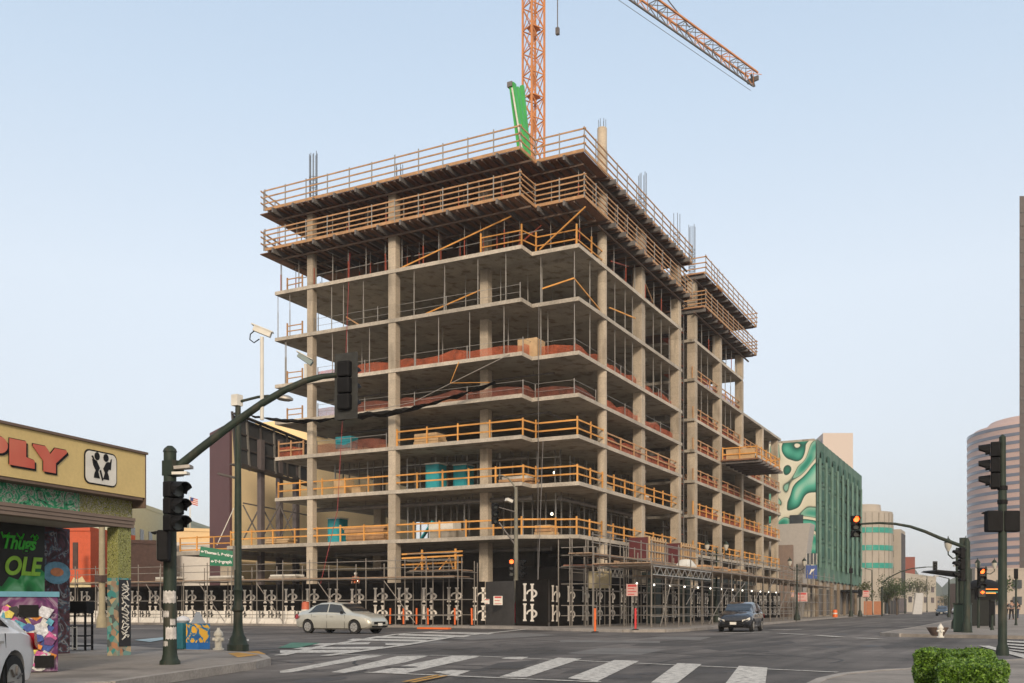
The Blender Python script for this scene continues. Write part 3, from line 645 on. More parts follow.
def clutter():
    for (lv,a,b,w,d,h,mt,what,where) in (
        (5,58.6,41.5,2.2,1.2,.7,[wood,ply_l],'brown timber bundle',L1),(5,59.0,35.5,2.6,1.4,.8,[ply_l,wood],'pale board pile',L2_),(5,60.5,27.5,1.8,1.1,.6,[wood],'timber offcut pile',L3_),
        (6,58.8,42.5,1.6,1.2,.9,[steel_d],'dark machinery pallet',L1),(6,59.5,34.6,3.0,1.3,.6,[steel_d,wood],'dark beam bundle',L2_),(6,66,27.2,1.3,2.4,.8,[wood,ply],'plywood sheet pile',R1),
        (7,59.2,36.2,2.0,1.3,.5,[wood],'low timber pile',L2_),(7,67,27.4,1.2,2.2,.6,[wood,steel_d],'timber and steel pile',R1),
        (8,58.8,42.0,3.0,1.3,.8,[ply,wood],'formwork panel pile',L1),(8,59.2,35.0,3.2,1.2,.9,[ply,wood],'formwork panel pile',L2_),(8,68,27.0,1.1,3.0,.7,[ply,wood],'formwork panel pile',R1),(8,86,27.0,1.1,3.0,.7,[ply,wood],'formwork panel pile',F1),
        (4,60.2,41.5,2.6,1.3,1.0,[steel_d,wood],'dark material pile',L1),(4,66,27.2,1.2,2.6,.9,[ply_l,wood],'pale board pile',R1),(4,74,27.2,1.2,2.4,1.0,[wood,steel_d],'mixed timber pile',R2),(4,86,27.2,1.2,2.4,.9,[wood],'timber pile',F1),
        (3,60.4,31.0,2.4,1.2,1.0,[conc,white_pt],'pale block pile',L2_),(3,66,26.9,1.0,2.2,.8,[ply_l,conc],'pale carton pile',R1),(3,74,26.9,1.0,2.6,1.0,[wood,white_pt],'carton and timber pile',R2),(3,87,26.9,1.0,2.6,.9,[wood,conc],'carton pile',F1),
        (2,60.0,28.6,1.6,1.2,.9,[wood,ply_l],'orange brown pallet',L3_),(2,66,26.8,1.0,2.4,.9,[steel_d,conc],'grey block pile',R1),(2,74,26.8,1.0,2.4,1.1,[wood,ply_l],'pallet pile',R2),(2,87,26.8,1.0,2.4,.9,[white_pt,wood],'wrapped pallet',F1)):
        heap(lv,a,b,w,d,h,mt,what,where,n=4)
clutter()
teal = mat('teal_tarpaulin', (.02,.30,.36), .6, var=.3, scale=1.5)
def portaloo(a, b, z, label):
    t = thing('portable_toilet', label, 'portable toilet', (a,b,z))
    MB().box(a-.55,a+.55,b-.55,b+.55,z+.005,z+2.05).build('cabin', teal, t, bevel=.04); MB().box(a-.56,a-.552,b-.4,b+.4,z+.1,z+1.9).build('door', mat('teal_door',(.03,.38,.44),.5,var=.1), t)
    MB().box(a-.6,a+.6,b-.6,b+.6,z+2.055,z+2.15).build('roof', white_pt, t)
portaloo(59.2,36.9,LZ[3],'teal portable toilet on the third level, right of the second column')
portaloo(60.5,35.4,LZ[3],'teal portable toilet set back behind another on the third level')
portaloo(60.0,46.2,LZ[2],'teal portable toilet on the second level beside the left column')
def pile(name, label, cat, a, b, z, w, d, h, mt, n=3):
    t = thing(name, label, cat, (a,b,z))
    for i in range(n):
        o = MB().box(a-d/2+random.uniform(-.1,.1), a+d/2+random.uniform(-.1,.1), b-w/2+random.uniform(-.15,.15), b+w/2+random.uniform(-.15,.15), z+.005+h*i/n, z+h*(i+1)/n-.01).build('layer', mt if not isinstance(mt, list) else mt[i%len(mt)], t, bevel=.02)
    return t
pile('material_stack','teal and white stack of material on the fourth level behind the left rail','stack',57.5,43.4,LZ[4],1.3,.9,1.3,[white_pt,teal,teal])
pile('plywood_stack','pale plywood stack on the fourth level near the second column','stack',57.5,36.4,LZ[4],1.9,1.2,.95,ply_l,5)
pile('plywood_crate','pale plywood crate on the sixth level by the slab notch','crate',58.0,28.7,LZ[6],1.6,1.2,1.25,ply_l,1)
pile('plywood_crate','pale plywood crate on the third level left of the second column','crate',57.6,43.9,LZ[3],1.1,1,1.2,ply_l,1)
pile('plywood_crate','small plywood crate on the third level right of a taller one','crate',57.4,42.3,LZ[3],.9,.8,.6,ply_l,1)
pile('bagged_material','grey bags and teal sheeting heaped on the second level','stack',57.6,35.2,LZ[2],2.2,1.1,1.2,[conc,white_pt],2)
pile('timber_stack','brown timber stack on the second level behind the guardrail','stack',58.2,42.0,LZ[2],3.6,1,1.25,wood,5)
pile('timber_stack','low pale timber stack on the second level left of the left column','stack',57.6,49.6,LZ[2],2.2,1,.5,ply_l,3)
pile('timber_stack','timber stack on the fourth level at the slab notch','stack',59,30.2,LZ[3],2.4,1,.6,wood,3)
o = MB().bar((57.2,36.9,LZ[2]+.02),(57.4,36.0,LZ[2]+1.3),.5,.08).build('teal_sheet', teal, loc=(57.2,36.9,LZ[2])); tag(o,'teal insulation sheet leaning against the bags on the second level','sheet')
duct_m = mat('duct_metal', (.22,.21,.2), .5, .5, var=.2)
for i, (a0_, b0_, a1_, b1_, z_, r_, lab_) in enumerate(((58.5,47,58.5,29,LZ[3]-.75,.16,'round metal duct hung under the third slab along the left face'),(60,46,60,30,LZ[4]-.8,.13,'round metal duct hung under the fourth slab along the left face'),(60,27.6,77,27.6,LZ[3]-.7,.15,'round metal duct hung under the third slab along the right face'),(59.5,46,59.5,28,LZ[5]-.6,.08,'dark sprinkler pipe under the fifth slab along the left face'),(60,28.3,110,28.3,LZ[5]-.6,.07,'dark sprinkler pipe under the fifth slab along the right face'),(60,47,60,28,LZ[6]-.55,.06,'dark sprinkler pipe under the sixth slab along the left face'),(59.5,46,59.5,28,LZ[2]-.7,.15,'round metal duct hung under the second slab behind the left hoarding'))):
    t = thing('service_pipe', lab_, 'pipe', (a0_,b0_,z_)); MB().tube((a0_,b0_,z_),(a1_,b1_,z_),r_,8).build('pipe_run', duct_m if r_ > .1 else steel_d, t)
    n_ = 6
    for q_ in range(n_): f_ = (q_+.5)/n_; x_ = a0_+(a1_-a0_)*f_; y_ = b0_+(b1_-b0_)*f_; zt0 = min(v for v in LZ.values() if v > z_)-TS; MB().bar((x_,y_,z_+r_),(x_,y_,zt0-.003),.03).build('hanger', steel_d, t)
# stud partitions
stud_m = mat('stud_zinc', (.20,.19,.17), .5, .5, var=.3)
def studs(a0, b0, a1, b1, z0, z1, n, label):
    t = thing('stud_partition', label, 'partition', (a0,b0,z0))
    for i in range(n):
        f = i/(n-1)+random.uniform(-.02,.02); a = a0+(a1-a0)*f; b = b0+(b1-b0)*f; MB().box(a-.04,a+.04,b-.04,b+.04,z0+.01,z1-TS-.01).build('stud', stud_m if i%4 else alum, t)
    MB().bar((a0,b0,z0+.04),(a1,b1,z0+.04),.09,.05).build('track', alum, t); MB().bar((a0,b0,z1-TS-.5),(a1,b1,z1-TS-.5),.07,.05).build('header', alum, t)
studs(59.5,39.5,60.5,27.5,LZ[2],LZ[3],22,'row of bare metal studs behind the guardrail on the second level')
studs(59.5,39.5,61,28,LZ[3],LZ[4],20,'row of bare metal studs behind the toilets on the third level')
studs(59.3,46,59.3,40,LZ[3],LZ[4],9,'row of bare metal studs on the third level left of the second column')
studs(63.5,28.5,78,28.5,LZ[2],LZ[3],22,'row of bare metal studs on the second level of the right face')
studs(63.5,28.5,78,28.5,LZ[3],LZ[4],18,'row of bare metal studs on the third level of the right face')
studs(84,28.5,98,28.5,LZ[2],LZ[3],18,'row of bare metal studs on the second level of the far block')
# pale rolls and work lights
lampm = mat('lit_work_lamp', (1,.9,.7), .5, var=0, emit=(1,.85,.6), estr=3)
def worklight(a, b, z, label):
    t = thing('work_light', label, 'work light', (a,b,z), 0, 'small lit work lamps under the slabs')
    MB().box(a-.02,a+.02,b-.02,b+.02,z+.1,z+.35).build('hanger', steel_d, t); MB().lathe(a,b,[(.02,z+.12),(.10,z+.05),(.10,z-.05),(.03,z-.1)],8).build('bulb', lampm, t)
for (a, b, z, l) in ((66,31,LZ[3]-1.1,'lit work lamp under the third slab behind the round column'),(67.5,31.5,LZ[4]-.8,'lit work lamp under the fourth slab on the right face'),(72,31,LZ[5]-.8,'lit work lamp under the fifth slab on the right face'),(84,31,LZ[5]-.9,'lit work lamp under the fifth slab of the far block'),(60,44.4,3.3,'lit work lamp on the ground floor left of the second column')): worklight(a,b,z,l)
# debris net bag hanging along the fifth level
nb = MB(); rows = 5; cols = 40; vs = []
p0 = Vector((54.6,49.6,15.2)); pm = Vector((54.2,38.8,14.3)); p1 = Vector((55.3,29.9,15.75))
for i in range(cols+1):
    f = i/cols; c = p0.lerp(p1, f); sag = 1.5*math.sin(PI*f)+.4*abs(math.sin(PI*f*2)); wv = (.25+.10*math.sin(i*.35)+.06*math.sin(i*1.7))*max(.12,math.sin(PI*min(1,max(0,f*1.02-.01))))**.5
    for j in range(rows+1):
        g = j/rows; an = PI*g
        vs.append((c.x-.35*math.sin(an)-.08*math.sin(i*1.3+j), c.y, c.z-sag*.55 - wv*g*1.2 + .05*math.sin(i*2+j)))
for i in range(cols):
    for j in range(rows): nb.f.append((i*(rows+1)+j,(i+1)*(rows+1)+j,(i+1)*(rows+1)+j+1,i*(rows+1)+j+1))
nb.v = vs
o = nb.build('debris_net', black_f, loc=(54.6,40,14), smooth=True); tag(o,'black debris net sagging in a long bag in front of the left face','net')
def rope(name, pts, r, mt, label, cat='rope'):
    k = MB().path(pts, r, 5).build(name, mt, loc=pts[0]); tag(k, label, cat); return k
rp = mat('sisal_rope', (.42,.32,.2), .9, var=.1)
rope('rope', [(55.8,29.2,LZ[6]-.1),(55.2,33.2,16.0),(54.9,36,14.95),(54.6,39.4,14.6)], .025, steel, 'pale rope running down from the sixth slab to the debris net')
rope('rope', [(55.8,33.0,LZ[6]-.15),(55.2,33.3,16.0),(55.1,30.3,15.7)], .025, wood_y, 'yellow strap tying up the right end of the debris net')
rope('red_hose', [(56.2,42.2,26.4),(55.4,42.0,18),(54.9,42.3,8),(53.9,43.0,2.8)], .022, mat('red_hose_rubber',(.30,.035,.035),.6,var=.1), 'long red hose hanging down the left face from the formwork', 'hose')
rope('rope', [(57.0,27.7,LZ[7]-.3),(56.9,27.75,.2)], .022, steel_d, 'dark cable hanging straight down at the slab notch')
rope('rope', [(57.0,27.4,LZ[4]-.3),(54,26.4,.2)], .022, steel_d, 'dark cable slanting down from the notch to the gate')
# ---- perimeter fences with printed emblem
def emblem(k, O, U, V, s):
    # two serifed pillars, the right one lower, tied by a sweeping arc
    def P(pts): k.flatpoly([(u*s, v*s) for u, v in pts], O, U, V, .012)
    P([(-.02,0),(.28,0),(.28,.07),(.22,.12),(.22,.88),(.28,.93),(.28,1),(-.02,1),(-.02,.93),(.04,.88),(.04,.12),(-.02,.07)])
    P([(.60,-.02),(.90,-.02),(.90,.05),(.84,.10),(.84,.86),(.90,.91),(.90,.97),(.60,.97),(.60,.91),(.66,.86),(.66,.10),(.60,.05)])
    out = []; inn = []
    for i in range(15):
        t = R(190 - i*19); out.append((.72+.46*math.cos(t), .42+.25*math.sin(t))); inn.append((.70+.32*math.cos(t), .42+.15*math.sin(t)))
    for i in range(14): P([out[i], out[i+1], inn[i+1], inn[i]])
def fence(name, label, p, q, h, cols, sz, rows=(.30,1.42), backm=black_f, start=.5, z=.14, end_fade=None):
    p = Vector((p[0],p[1],z)); q = Vector((q[0],q[1],z)); d = (q-p); L_ = d.length; U = d.normalized(); Nn = U.cross(Vector((0,0,1)))   # Nn points to the viewer when U runs left to right in view
    t = thing(name, label, 'fence', tuple(p))
    k = MB(); n = max(1, round(L_/2.45))
    for i in range(n):
        o = MB(); a = p+U*(L_*i/n+.01); b = p+U*(L_*(i+1)/n-.01); o.bar(a+Vector((0,0,h/2)), b+Vector((0,0,h/2)), .04, h); o.build('panel', backm, t)
    if cols:
        for r_ in rows:
            for c in range(cols):
                O = p + U*(start + c*(L_-2*start)/max(1,cols-1) - .35*sz) + Vector((0,0,r_+random.uniform(-.03,.03))) + Nn*.026
                k = MB(); emblem(k, O, U, Vector((0,0,1)), sz); k.build('printed_emblem', mat('emblem_print',(.80,.74,.66),.8,var=.2,scale=2), t)
    return t
fence('hoarding_fence', 'long black hoarding fence with rows of white emblems below the left face', (53.5,84), (53.5,29.75), 2.72, 29, .96)
fence('mesh_gate', 'plain dark grey mesh gate panel beside the grey lamp pole', (53.5,29.7), (52.3,27.05), 2.7, 0, 1, backm=mat('grey_gate_mesh',(.045,.043,.042),.8,var=.25,scale=2))
fence('hoarding_fence', 'single black hoarding panel with large emblems right of the grey pole', (52.25,26.95), (51.2,24.3), 2.72, 1, 1.05, start=1.1, rows=(.3,1.5))
fence('hoarding_fence', 'black hoarding fence behind the right hand scaffold', (51.3,24.2), (112,24.2), 2.72, 28, .96)
sign_r = mat('red_print', (.5,.05,.05), .7, var=.05)
def text_mesh(txt, size, mt, name, parent, O, U, V, offset=0, extrude=.004, shear=0, spacing=1, align='LEFT'):
    cu = bpy.data.curves.new('t', 'FONT'); cu.body = txt; cu.size = size; cu.offset = offset; cu.extrude = extrude; cu.shear = shear; cu.space_character = spacing; cu.align_x = align
    ob = bpy.data.objects.new('t', cu); C.objects.link(ob); dg = bpy.context.evaluated_depsgraph_get(); dg.update()
    me = bpy.data.meshes.new_from_object(ob.evaluated_get(dg)); bpy.data.objects.remove(ob)
    U = Vector(U).normalized(); V = Vector(V).normalized(); Wn = U.cross(V); O = Vector(O)
    inv = ROOTM[parent.name].inverted() if parent is not None else Matrix.Translation(O).inverted()
    for v in me.vertices: v.co = inv @ (O + U*v.co.x + V*v.co.y + Wn*v.co.z)
    me.materials.clear(); me.materials.append(mt); me.name = name
    o = bpy.data.objects.new(name, me); C.objects.link(o)
    if parent is not None: o.parent = parent; ROOTM[o.name] = ROOTM[parent.name]
    else: o.location = O
    return o
Z = Vector((0,0,1))
SR = Vector((SN,-CS,0)); FW = Vector((CS,SN,0))       # right and forward in plan
def notice(x, y0, y1, Y, w_, label, m2=sign_r, lines=3, post=None):
    a, b = A(x, Y); bdm = mat('faded_pink_board',(.55,.36,.33),.8,var=.15); t = thing('notice_sign', label, 'sign', (a,b,0 if post else Zat(y1,Y)))
    c = Vector((a,b,0)); z0, z1 = Zat(y1,Y), Zat(y0,Y)
    MB().bar(c+Z*((z0+z1)/2)-SR*w_/2, c+Z*((z0+z1)/2)+SR*w_/2, .02, z1-z0).build('board', white_pt if not post else bdm, t)
    k = MB()
    for i in range(lines): zz = z1-(z1-z0)*(.14+.72*i/max(1,lines-1)); k.bar(c+Z*zz-SR*w_*.38-FW*.016, c+Z*zz+SR*w_*(.38 if i%2==0 else .2)-FW*.016, .006, (z1-z0)*(.18 if i == 0 else .07))
    k.build('red_lettering', m2, t)
    if post: MB().tube(c+FW*.04+Z*.14, c+FW*.04+Z*z0, .03, 6).build('post', steel, t)
    return t
notice(498,596,605,59.2,.55,'red and white notice board on the dark gate panel')
notice(487,599,604,59.8,.3,'small white notice at the left edge of the gate', lines=2)
notice(632,584,596,53.5,.62,'pink and white notice on a post at the scaffold corner', lines=4, post=True)
# ---- jersey barriers
bar_m = mat('white_barrier_paint', (.74,.70,.63), .85, var=.12, scale=1.5, fine=.1, dirt=(.4,.37,.33))
J = None
prof = [(-.3,0),(.3,0),(.3,.08),(.12,.35),(.08,.86),(-.08,.86),(-.12,.35),(-.3,.08)]
for i in range(12):
    b = 42.0 + i*3.06; a = 51.2
    if J is None:
        J = thing('concrete_barrier', 'x', 'barrier', (0,0,0), 0, 'white concrete barriers in front of the black hoarding')
        k = MB(); n = len(prof); vs = [(x,-1.5,z) for x,z in prof]+[(x,1.5,z) for x,z in prof]; k.add(vs, [tuple(range(n)), tuple(reversed(range(n,2*n)))]+[(j,j+n,(j+1)%n+n,(j+1)%n) for j in range(n)]); k.build('barrier_body', bar_m, J)
        for y_ in (-.75,-.1,.7): k = MB(); emblem(k, (-.135,y_+.2,.42), (0,-1,0), Vector((-.0,0,1)), .42); k.build('printed_emblem', black_f, J)
        J.location = (a,b,.14); c = J
    else: c = dup(J, (a,b,.14))
    c['label'] = 'white concrete barrier with small dark emblems in the line along the left hoarding'
# ---- delineator posts
def delin(a, b, label, z=.14, lean=0, mt=None):
    t = thing('traffic_delineator', label, 'traffic post', (a,b,z))
    MB().lathe(a,b,[(.16,z),(.16,z+.04),(.06,z+.06)],10).build('base', rubber, t)
    MB().tube((a,b,z+.05),(a+lean*.5,b+lean,z+1.05),.055,8).build('post', mt or mat('safety_orange',(.75,.14,.02),.5,var=.05), t)
for i, (x, l) in enumerate(((390,'leftmost'),(403.5,'second from left'),(416.5,'third from left'),(428,'fourth from left'),(455,'fifth from left'),(472,'rightmost'))): 
    a = 50.7; delin(a, onA(x,a), 'orange traffic post on the kerb before the hoarding, '+l+' of six', lean=random.uniform(-.05,.05))
a, b = G(595,632.5,.14); delin(a,b,'orange and white traffic post at the front of the corner kerb')
a, b = G(635.5,630,.14); delin(a,b,'red traffic post beside the notice at the corner scaffold', mt=mat('deep_red_plastic',(.6,.03,.03),.5,var=.05))
a, b = G(434,629.5,.14); o = MB().bar((a,b+.9,.2),(a,b-.9,.2),.3,.08).build('fallen_traffic_post', MATS['safety_orange'], loc=(a,b,.14)); tag(o,'orange traffic post lying on the kerb among the standing ones','traffic post')
# ---- left scaffold: sidewalk walkway
tube_m = mat('scaffold_tube', (.27,.245,.215), .55, .5, var=.25, scale=3)
plank = mat('scaffold_plank', (.36,.25,.17), .85, var=.25, scale=1.6)
def scaffold(name, label, A0, A1, B0, B1, n, zdeck, ztop, ax='b', plankm=plank, rails=(.75,1.7), brace=False, m=2, lens=True):
    """a walkway of posts; runs along axis ax"""
    t = thing(name, label, 'scaffold', (A0,B0,.14))
    for i in range(n+1):
        for j in range(m):
            f = i/n; g = j/max(1,m-1)
            if ax == 'b': a = A0+(A1-A0)*g; b = B0+(B1-B0)*f
            else: a = A0+(A1-A0)*f; b = B0+(B1-B0)*g
            MB().tube((a,b,.14),(a,b,ztop+(.25 if j==0 else 0)),.036,6).build('upright', tube_m, t)
    def L(p, q, z, nm='ledger', mt=tube_m, w_=.045): MB().bar((p[0],p[1],z),(q[0],q[1],z),w_).build(nm, mt, t)
    for j in range(m):
        g = j/max(1,m-1)
        if ax == 'b': a = A0+(A1-A0)*g; P_, Q_ = (a-.04,B0-.2), (a-.04,B1+.2)
        else: b = B0+(B1-B0)*g; P_, Q_ = (A0-.2,b-.04), (A1+.2,b-.04)
        for z in rails: L(P_, Q_, z+(.03 if j else 0))
        L(P_, Q_, zdeck-.1); 
        if j == 0: L(P_, Q_, zdeck+.55); L(P_, Q_, zdeck+1.0)
    for i in range(n+1):
        f = i/n
        if ax == 'b': b = B0+(B1-B0)*f; L((A0,b),(A1,b),zdeck-.15,'transom')
        else: a = A0+(A1-A0)*f; L((a,B0),(a,B1),zdeck-.15,'transom')
    w_ = abs(A1-A0) if ax == 'b' else abs(B1-B0); np_ = max(2,int(w_/.42))
    for s_ in range(np_):
        f0 = (s_+.04)/np_; f1 = (s_+.9)/np_
        if ax == 'b': MB().box(A0+(A1-A0)*f0, A0+(A1-A0)*f1, B0-.3, B1+.3, zdeck-.05, zdeck).build('plank', plankm, t)
        else: MB().box(A0-.3, A1+.3, B0+(B1-B0)*f0, B0+(B1-B0)*f1, zdeck-.05, zdeck).build('plank', plankm, t)
    return t
scaffold('scaffold_walkway','long low scaffold walkway standing before the left hoarding',50.6,52.6,84.0,30.0,24,3.15,4.1,'b')
scaffold('scaffold_walkway','small raised scaffold platform with yellow rails left of the gate',50.9,52.8,34.0,29.9,2,3.55,4.0,'b')
o = thing('trestle', 'yellow timber trestles and rail on the platform left of the gate', 'trestle', (51.5,32,3.55))
for b in (33,31.2):
    MB().bar((51.2,b+.5,3.56),(51.6,b,4.3),.07).build('leg', wood_y, o); MB().bar((51.2,b-.5,3.56),(51.6,b,4.3),.07).build('leg', wood_y, o)
for z in (3.9,4.3,4.55): MB().bar((51.0,34.3,z),(51.0,29.9,z+.08),.05,.1).build('rail', wood_y, o)
for b in (32.8,30.4): MB().box(50.95,51.05,b-.05,b+.05,3.56,4.8).build('post', wood_y, o)
# corner tower and long shed on the right face
scaffold('scaffold_platform','tall corner scaffold platform with planks right of the hoarding corner',52.0,55.8,24.0,21.4,3,3.72,4.95,'b',plankm=mat('reddish_plank',(.42,.2,.13),.8,var=.2),rails=(.75,1.35,2.6))
scaffold('scaffold_shed','long scaffold shed over the right hand pavement',49.2,88.3,17.3,20.6,17,3.62,4.55,'a',rails=(.75,1.25,2.5))
sh2 = scaffold('scaffold_shed','far scaffold shed beside the green wrapped building',91,120,19.6,22,9,3.7,4.9,'a',rails=(.9,1.8,2.7))
# lattice truss beams under the decks
def truss(p, q, z, label, n=8, h=.45):
    p = Vector((p[0],p[1],z)); q = Vector((q[0],q[1],z)); t = thing('truss_beam', label, 'beam', tuple(p)); k = MB()
    MB().bar(p, q, .05).build('chord', alum, t); MB().bar(p-Z*h, q-Z*h, .05).build('chord', alum, t)
    for i in range(n): a = p.lerp(q,i/n); m_ = p.lerp(q,(i+.5)/n); b = p.lerp(q,(i+1)/n); k.bar(a, m_-Z*h, .035); k.bar(m_-Z*h, b, .035)
    k.build('lacing', alum, t)
truss((51.9,21.5),(56,21.5),3.5,'aluminium truss beam under the corner scaffold platform',6)
truss((49.2,17.2),(60,17.2),3.42,'aluminium truss beam under the near end of the long scaffold shed',10)
# diagonal braces and loose tubes of the scaffolds
rb_ = random.Random(9)
for i in range(8):
    a = 50.3+i*4.6; o = MB().tube((a,17.2,.2+(i%2)*1.2),(a+2.2*rb_.choice((1,1,2)),17.2,2.5+rb_.uniform(0,1)),.028,6).build('scaffold_brace', tube_m, loc=(a,17.2,.2)); tag(o,'thin diagonal tube clipped across the front of the long scaffold shed','scaffold tube','diagonal tubes on the scaffold shed front')
for i in range(7):
    b_ = 33+i*5.2; o = MB().tube((50.5,b_,.3),(50.5,b_+2.3,2.9),.028,6).build('scaffold_brace', tube_m, loc=(50.5,b_,.3)); tag(o,'thin diagonal tube clipped across the front of the low left walkway','scaffold tube','diagonal tubes on the left walkway front')
scaffold('scaffold_walkway','second row of taller scaffold behind the long shed front',50.5,87,21.2,22.6,14,4.3,5.2,'a',rails=(2.2,3.2))
scaffold('scaffold_bay','stubby scaffold bay between the corner platform and the long shed',56.6,60,21.4,19.0,2,3.2,4.9,'b',rails=(.75,1.35,2.1,2.7))
# festoon bulbs
bulb = mat('lit_festoon_bulb', (1,.95,.85), .5, var=0, emit=(1,.93,.8), estr=2.2)
for i in range(13):
    a = 51.3+i*2.9; b = 18.9; z = 2.55
    if i == 0:
        bl = thing('festoon_bulb','small lit round bulb hanging under the long scaffold shed','bulb',(a,b,z),0,'lit bulbs strung under the scaffold shed'); MB().lathe(a,b,[(.02,z-.06),(.045,z-.04),(.055,z),(.035,z+.05),(.02,z+.07)],8).build('globe', bulb, bl); MB().box(a-.01,a+.01,b-.01,b+.01,z+.09,z+.95).build('flex', steel_d, bl); B0_ = bl
    else: dup(B0_, (a,b,z))
# panels, bins and boxes on the scaffold shed
a, b = A(600,57); o = MB().box(a-.05,a+.05,b-.7,b+.7,2.35,3.35).build('plywood_board', mat('faded_board',(.36,.31,.2),.8,var=.2), loc=(a,b,2.4)); tag(o,'faded tan board hung under the corner scaffold platform','board')
maroon = mat('maroon_panel', (.10,.018,.022), .6, var=.2)
def hutch(a, label):
    b = 22.6; z = 4.5; t = thing('site_container', label, 'container', (a,b,z)); h = 1.55
    MB().box(a,a+3.6,b,b+1.35,z+.005,z+h).build('maroon_box', maroon, t)
    MB().box(a+.02,a+3.58,b-.05,b-.004,z+.01,z+h-.03).build('plywood_back', mat('brown_plywood',(.25,.15,.08),.8,var=.2), t)  # backing sheet in a darker brown than the battens
    for i in range(7): MB().box(a+.03+i*.57,a+.12+i*.57,b-.14,b-.055,z-.35,z+h+.05).build('batten', ply_l, t)
    for i in range(3): MB().box(a+.0,a+3.62,b-.2,b-.145,z-.2+i*.75,z-.1+i*.75).build('batten', ply_l, t)
    o = MB().box(a-.2,a+3.8,b-.2,b+2.4,z-.16,z-.002).build('timber_bearer', plank, loc=(a,b,z-.16)); tag(o,'timber bearer under the '+('nearer' if a < 66 else 'farther')+' maroon container','bearer')
hutch(63.5,'maroon container with a timber battened side above the scaffold, the nearer of two')
hutch(70.6,'maroon container with a timber battened side above the scaffold, the farther of two')
a = onB(690,18.6); o = MB().lathe(0,0,[(.1,0),(1.3,.0),(1.35,.2),(.7,.62),(.2,.66)],6).xform(Matrix.Translation((a,18.9,3.63))@Matrix.Rotation(.4,4,'Z')@Matrix.Diagonal((.95,.55,1,1))).build('tarpaulin_heap', white_pt, loc=(a,18.9,3.63)); tag(o,'white tarpaulin heap on top of the long scaffold shed','tarpaulin')
for x, w_, l in ((702,1.6,'first'),(716,2.2,'second'),(735,2.6,'third')):
    a = onB(x,19); pile('timber_stack','timber stack on the long scaffold shed, '+l+' behind the white tarpaulin','stack',a,19.2,3.63,1.4,w_,.45,[wood,conc],3)
for x, l in ((170,'at its far left end'),(225,'left of the street lamp'),(288,'above the parked silver car')):
    b = onA(x, 51.6); pile('material_stack','pale bundle lying on the low left scaffold walkway '+l,'stack',51.6,b,3.16,2.2,1,.3,[conc,white_pt],2)
# shop columns of the ground floor on the right face
dg = mat('dark_green_cladding', (.03,.045,.04), .6, var=.2)
for i, a in enumerate((64,71,79,88)):
    t = MB().box(a-.5,a+.5,22.0,22.7,.15,3.3).build('clad_pier', dg, loc=(a,22.3,.15)); tag(t, 'dark green clad pier under the scaffold shed', 'pier', 'dark green piers under the scaffold shed')
o = MB().box(62,92,22.1,22.6,3.32,3.6).build('clad_beam', dg, loc=(57,22.3,3.3)); tag(o,'dark green beam running on top of the clad piers','beam')
# magenta cloth tied to the pole
a, b = A(516.5,59.6); o = MB().path([(a-.1,b,.3),(a-.12,b+.05,1.0),(a-.05,b-.05,1.7)],.13,7,.08).build('red_cloth', mat('crimson_cloth',(.4,.02,.05),.9,var=.2), loc=(a,b,.3)); tag(o,'crimson cloth tied round the foot of the grey pole by the gate','cloth')
# ---- street furniture
lens_r = mat('lit_red_lens', (1,.12,.02), .4, var=0, emit=(1,.10,.015), estr=2.6)
lens_o = mat('lit_orange_lens', (1,.3,.05), .4, var=0, emit=(1,.25,.03), estr=.8)
lens_k = mat('unlit_lens', (.03,.035,.03), .3, var=0)
def uv(c, r, f, u): return Vector(c)+r
def signal_head(parent, c, face, h=1.05, back=None, lit=None, name='signal_head', bw=.62, hw=.34):
    """c: centre; face: plan unit vector the lenses look along"""
    c = Vector(c); f = Vector(face).normalized(); s_ = f.cross(Z)
    sec = h/3
    k = MB(); k.bar(c-Z*h/2, c+Z*h/2, .34, .24) if False else None
    body = MB()
    def ob(m_, lo, hi, w_, dpt, off=0):
        p0 = c + Z*lo + f*off; vs = []
        for zz in (lo, hi):
            for a_, b_ in ((-w_/2,-dpt/2),(w_/2,-dpt/2),(w_/2,dpt/2),(-w_/2,dpt/2)): vs.append(c+Z*zz+s_*a_+f*(b_+off))
        m_.add(vs, [(0,3,2,1),(4,5,6,7),(0,1,5,4),(1,2,6,5),(2,3,7,6),(3,0,4,7)])
    for i in range(3): ob(body, -h/2+sec*i+.008, -h/2+sec*(i+1)-.008, hw, .2)
    o = body.build(name, blackp, parent, bevel=.025)
    if back:
        m_ = MB(); ob(m_, -h/2-.16, h/2+.16, bw, .012, -.0+.02); m_.build('backplate', mat('sooty_backplate',(.035,.036,.034),.8,var=.5,scale=5), o)
    for i in range(3):
        cc = c + Z*(-h/2+sec*(i+.5)) + f*.105
        ln = MB(); ln.path([cc, cc+f*.02], .13, 14).build('lens', (lens_r if lit == i else lens_k), o)
        v = MB(); n = 10; vs = []
        for q in range(n+1):
            an = R(-25+230*q/n); r_ = .15
            p_ = cc + s_*(r_*math.cos(an)) + Z*(r_*math.sin(an)); vs += [p_, p_+f*(.24 if 0.1 < q/n < .9 else .1)-Z*.02]
        v.add(vs, [(2*q,2*q+1,2*q+3,2*q+2) for q in range(n)]); vo = v.build('visor', blackp, o); md = vo.modifiers.new('s','SOLIDIFY'); md.thickness = .012
    return o
def ped_head(parent, c, face, lit=None, w=.42):
    c = Vector(c); f = Vector(face).normalized(); s_ = f.cross(Z)
    o = MB().bar(c-f*.10, c+f*.10, w, w*1.35).build('pedestrian_signal', blackp, parent, bevel=.03)
    MB().bar(c+f*.102, c+f*.11, w*.84, w*1.15).build('signal_screen', lit or lens_k, o)
    MB().bar(c+f*.1+Z*w*.6, c+f*.2+Z*w*.55, w,.02).build('hood', blackp, o)
    return o
